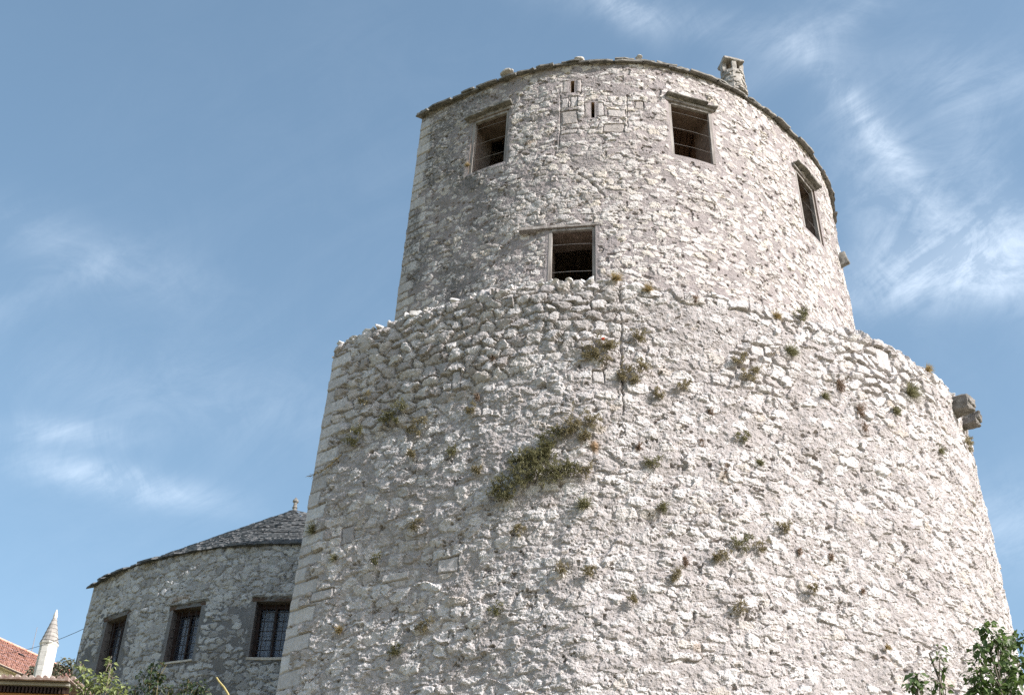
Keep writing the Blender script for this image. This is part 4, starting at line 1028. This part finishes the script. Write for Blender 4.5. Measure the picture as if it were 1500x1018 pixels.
# ---------------------------------------------------------- leafy plants in the foreground
def leafy(name, label, cat, trunk, masses, mat, leafsize, dens, seed, group=None, trunk_r=.035, barkmat=None):
    """trunk: list of points from the ground; masses: (px,py,dist_y,radius_px) clumps of leaves, each fed by a branch"""
    rng = random.Random(seed); base = Vector(trunk[0]); root = empty(name, base, label, cat, group)
    bt = bmesh.new(); add_tube(bt, trunk, trunk_r, trunk_r*.4, 7); bl = bmesh.new(); up = Vector((0, 0, 1))
    for (px, py, y, rp) in masses:
        c = Vector(at_y(px, py, y)); R = rp/FPX*c.length
        s = min(trunk, key=lambda q: (Vector(q)-c-Vector((0, 0, -.8))).length); s = Vector(s)
        mid = s.lerp(c, .55)+Vector((rng.uniform(-.1, .1), rng.uniform(-.1, .1), .1)); add_tube(bt, [s, mid, c], trunk_r*.35, .004, 5)
        for i in range(int(dens*(R*10)**2)):
            v = Vector((rng.gauss(0, 1), rng.gauss(0, 1), rng.gauss(0, 1))).normalized()*R*rng.random()**.45
            v.y *= .8; p = c+v
            d = (v.normalized()*.5+Vector((rng.uniform(-1, 1), rng.uniform(-1, 1), rng.uniform(-1.3, .2)))).normalized()
            L = leafsize*rng.uniform(.6, 1.25); leaf(bl, p, d, (Vector((0, -.6, 1))+Vector((rng.uniform(-.6, .6),)*3)), L, L*rng.uniform(.55, .8), .12, .15)
        for i in range(3):
            d = Vector((rng.uniform(-1, 1), rng.uniform(-1, 1), rng.uniform(-.5, 1))).normalized(); add_tube(bt, [c, c+d*R*.6, c+d*R*.95+Vector((0, 0, -.03))], .005, .002, 3)
    obj('branches', bt, barkmat or M_BARK, root); obj('foliage', bl, mat, root)
    return root
def gp(px, y): return Vector((at_y(px, 1018, y)[0], y, -1.6))
def trunkpts(px0, px1, py1, y, k=6, seed=0):
    r = random.Random(seed); a = gp(px0, y); b = Vector(at_y(px1, py1, y)); return [a.lerp(b, i/k)+Vector((r.uniform(-.08, .08), r.uniform(-.08, .08), 0))*(0 < i < k) for i in range(k+1)]
leafy('climbing_vine', 'tall leafy vine spray in the bottom right corner, largest mass of big leaves', 'vine', trunkpts(1470, 1465, 1005, 12, seed=1),
      [(1455, 928, 12, 20), (1440, 950, 12, 16), (1470, 950, 12.1, 20), (1492, 935, 12.2, 14), (1435, 985, 12, 22), (1470, 985, 12.1, 24), (1498, 975, 12.2, 22), (1450, 1012, 12, 22), (1485, 1012, 12.1, 24), (1425, 1008, 12, 12), (1443, 918, 12, 7)], M_VINE, .075, 44, 71, trunk_r=.02)
leafy('climbing_vine', 'slim vine shoot with few leaves rising left of the corner vine', 'vine', trunkpts(1378, 1378, 1000, 12, seed=2), [(1378, 948, 12, 8), (1376, 965, 12, 9), (1380, 982, 12, 9), (1372, 998, 12, 11), (1385, 1010, 12, 8)], M_VINE, .07, 34, 72)
leafy('climbing_vine', 'short rounded vine tip, leftmost of the vines at the bottom right', 'vine', trunkpts(1342, 1342, 1010, 12, seed=3), [(1342, 990, 12, 10), (1338, 1003, 12, 11), (1350, 1008, 12, 9)], M_VINE, .075, 36, 73)
leafy('leafy_bush', 'sunlit pale green bush top in front of the round house corner', 'bush', trunkpts(160, 150, 1000, 13, seed=4),
      [(118, 972, 13, 6), (125, 988, 13, 12), (145, 998, 13, 16), (165, 992, 13, 8), (163, 972, 13, 7), (163, 963, 13, 4), (130, 1010, 13, 14), (155, 1013, 13, 16), (178, 1008, 13, 12), (112, 1005, 13, 8)], M_VINEL, .055, 60, 74, trunk_r=.016)
leafy('leafy_bush', 'dark shaded bush rising under the middle barred window', 'bush', trunkpts(225, 225, 1005, 14, seed=5),
      [(222, 978, 14, 8), (210, 993, 14, 10), (232, 990, 14, 11), (225, 1005, 14, 17), (198, 1011, 14, 13), (236, 972, 14, 5), (248, 1010, 14, 10)], M_VINED, .055, 55, 75, trunk_r=.014, barkmat=M_STEM)
leafy('leafy_bush', 'sparse dark bush at the foot of the round house right of the middle window', 'bush', trunkpts(285, 285, 1010, 14.2, seed=6),
      [(275, 1000, 14, 9), (292, 1003, 14, 9), (268, 1012, 14, 10), (300, 1013, 14, 9), (285, 1012, 14, 10)], M_VINED, .05, 45, 76, trunk_r=.012, barkmat=M_STEM)
# olive tree behind the minaret
leafy('olive_tree', 'round grey green olive tree crown behind the base of the minaret', 'tree', [Vector(at_y(100, 1018, 97))+Vector((0, 0, dz)) for dz in (-12, -7, -3, .2)],
      [(x_, y_, 97, r_) for x_, y_, r_ in [(56, 980, 11), (47, 986, 8), (92, 974, 11), (103, 975, 10), (78, 981, 12), (114, 981, 9), (85, 996, 14), (108, 998, 12), (60, 998, 12)]], M_FAROL, .26, 5, 77, trunk_r=.2)
# a bent yellow stem
bm = bmesh.new(); y = 13.2; q = [Vector(at_y(px, py, y)) for px, py in ((340, 1035), (334, 1016), (328, 1006), (321, 998), (317, 992))]; b0 = Vector((q[0].x, y, -1.6))
add_tube(bm, [v-b0 for v in ([b0, b0.lerp(q[0], .5)+Vector((.05, 0, 0))]+q)], .014, .009, 6); o = obj('bent_stem', bm, M_YSTEM); o.location = b0; tag(o, 'bare yellow stem curving up in front of the round house', 'plant')

# ================================================================== GROUND
M_GROUND = simple_mat('dry_grass_ground', (.12, .11, .05), (.26, .23, .14), .8, .95, .4, dist=.05)
n = 140; xs = np.linspace(-1, 1, n); xs = np.sign(xs)*np.abs(xs)**2.2*1500
Xg, Yg = np.meshgrid(xs, xs); D_ = np.hypot(Xg, Yg)
hill = sst(40, 110, D_)*(28+4*fbm(Xg*.02+50, Yg*.02+50, 3, 3))*sst(-.1, .6, Yg/np.maximum(D_, 1))
Zg = -1.6+(fbm(Xg*.15+90, Yg*.15+90, 5, 3)-.5)*.2+hill
i, j = np.meshgrid(np.arange(n-1), np.arange(n-1)); F = np.stack([j*n+i, j*n+i+1, (j+1)*n+i+1, (j+1)*n+i], -1).reshape(-1, 4)
g = mesh_np('ground', np.stack([Xg, Yg, Zg], -1).reshape(-1, 3), F, M_GROUND, None, None, True); g['kind'] = 'structure'
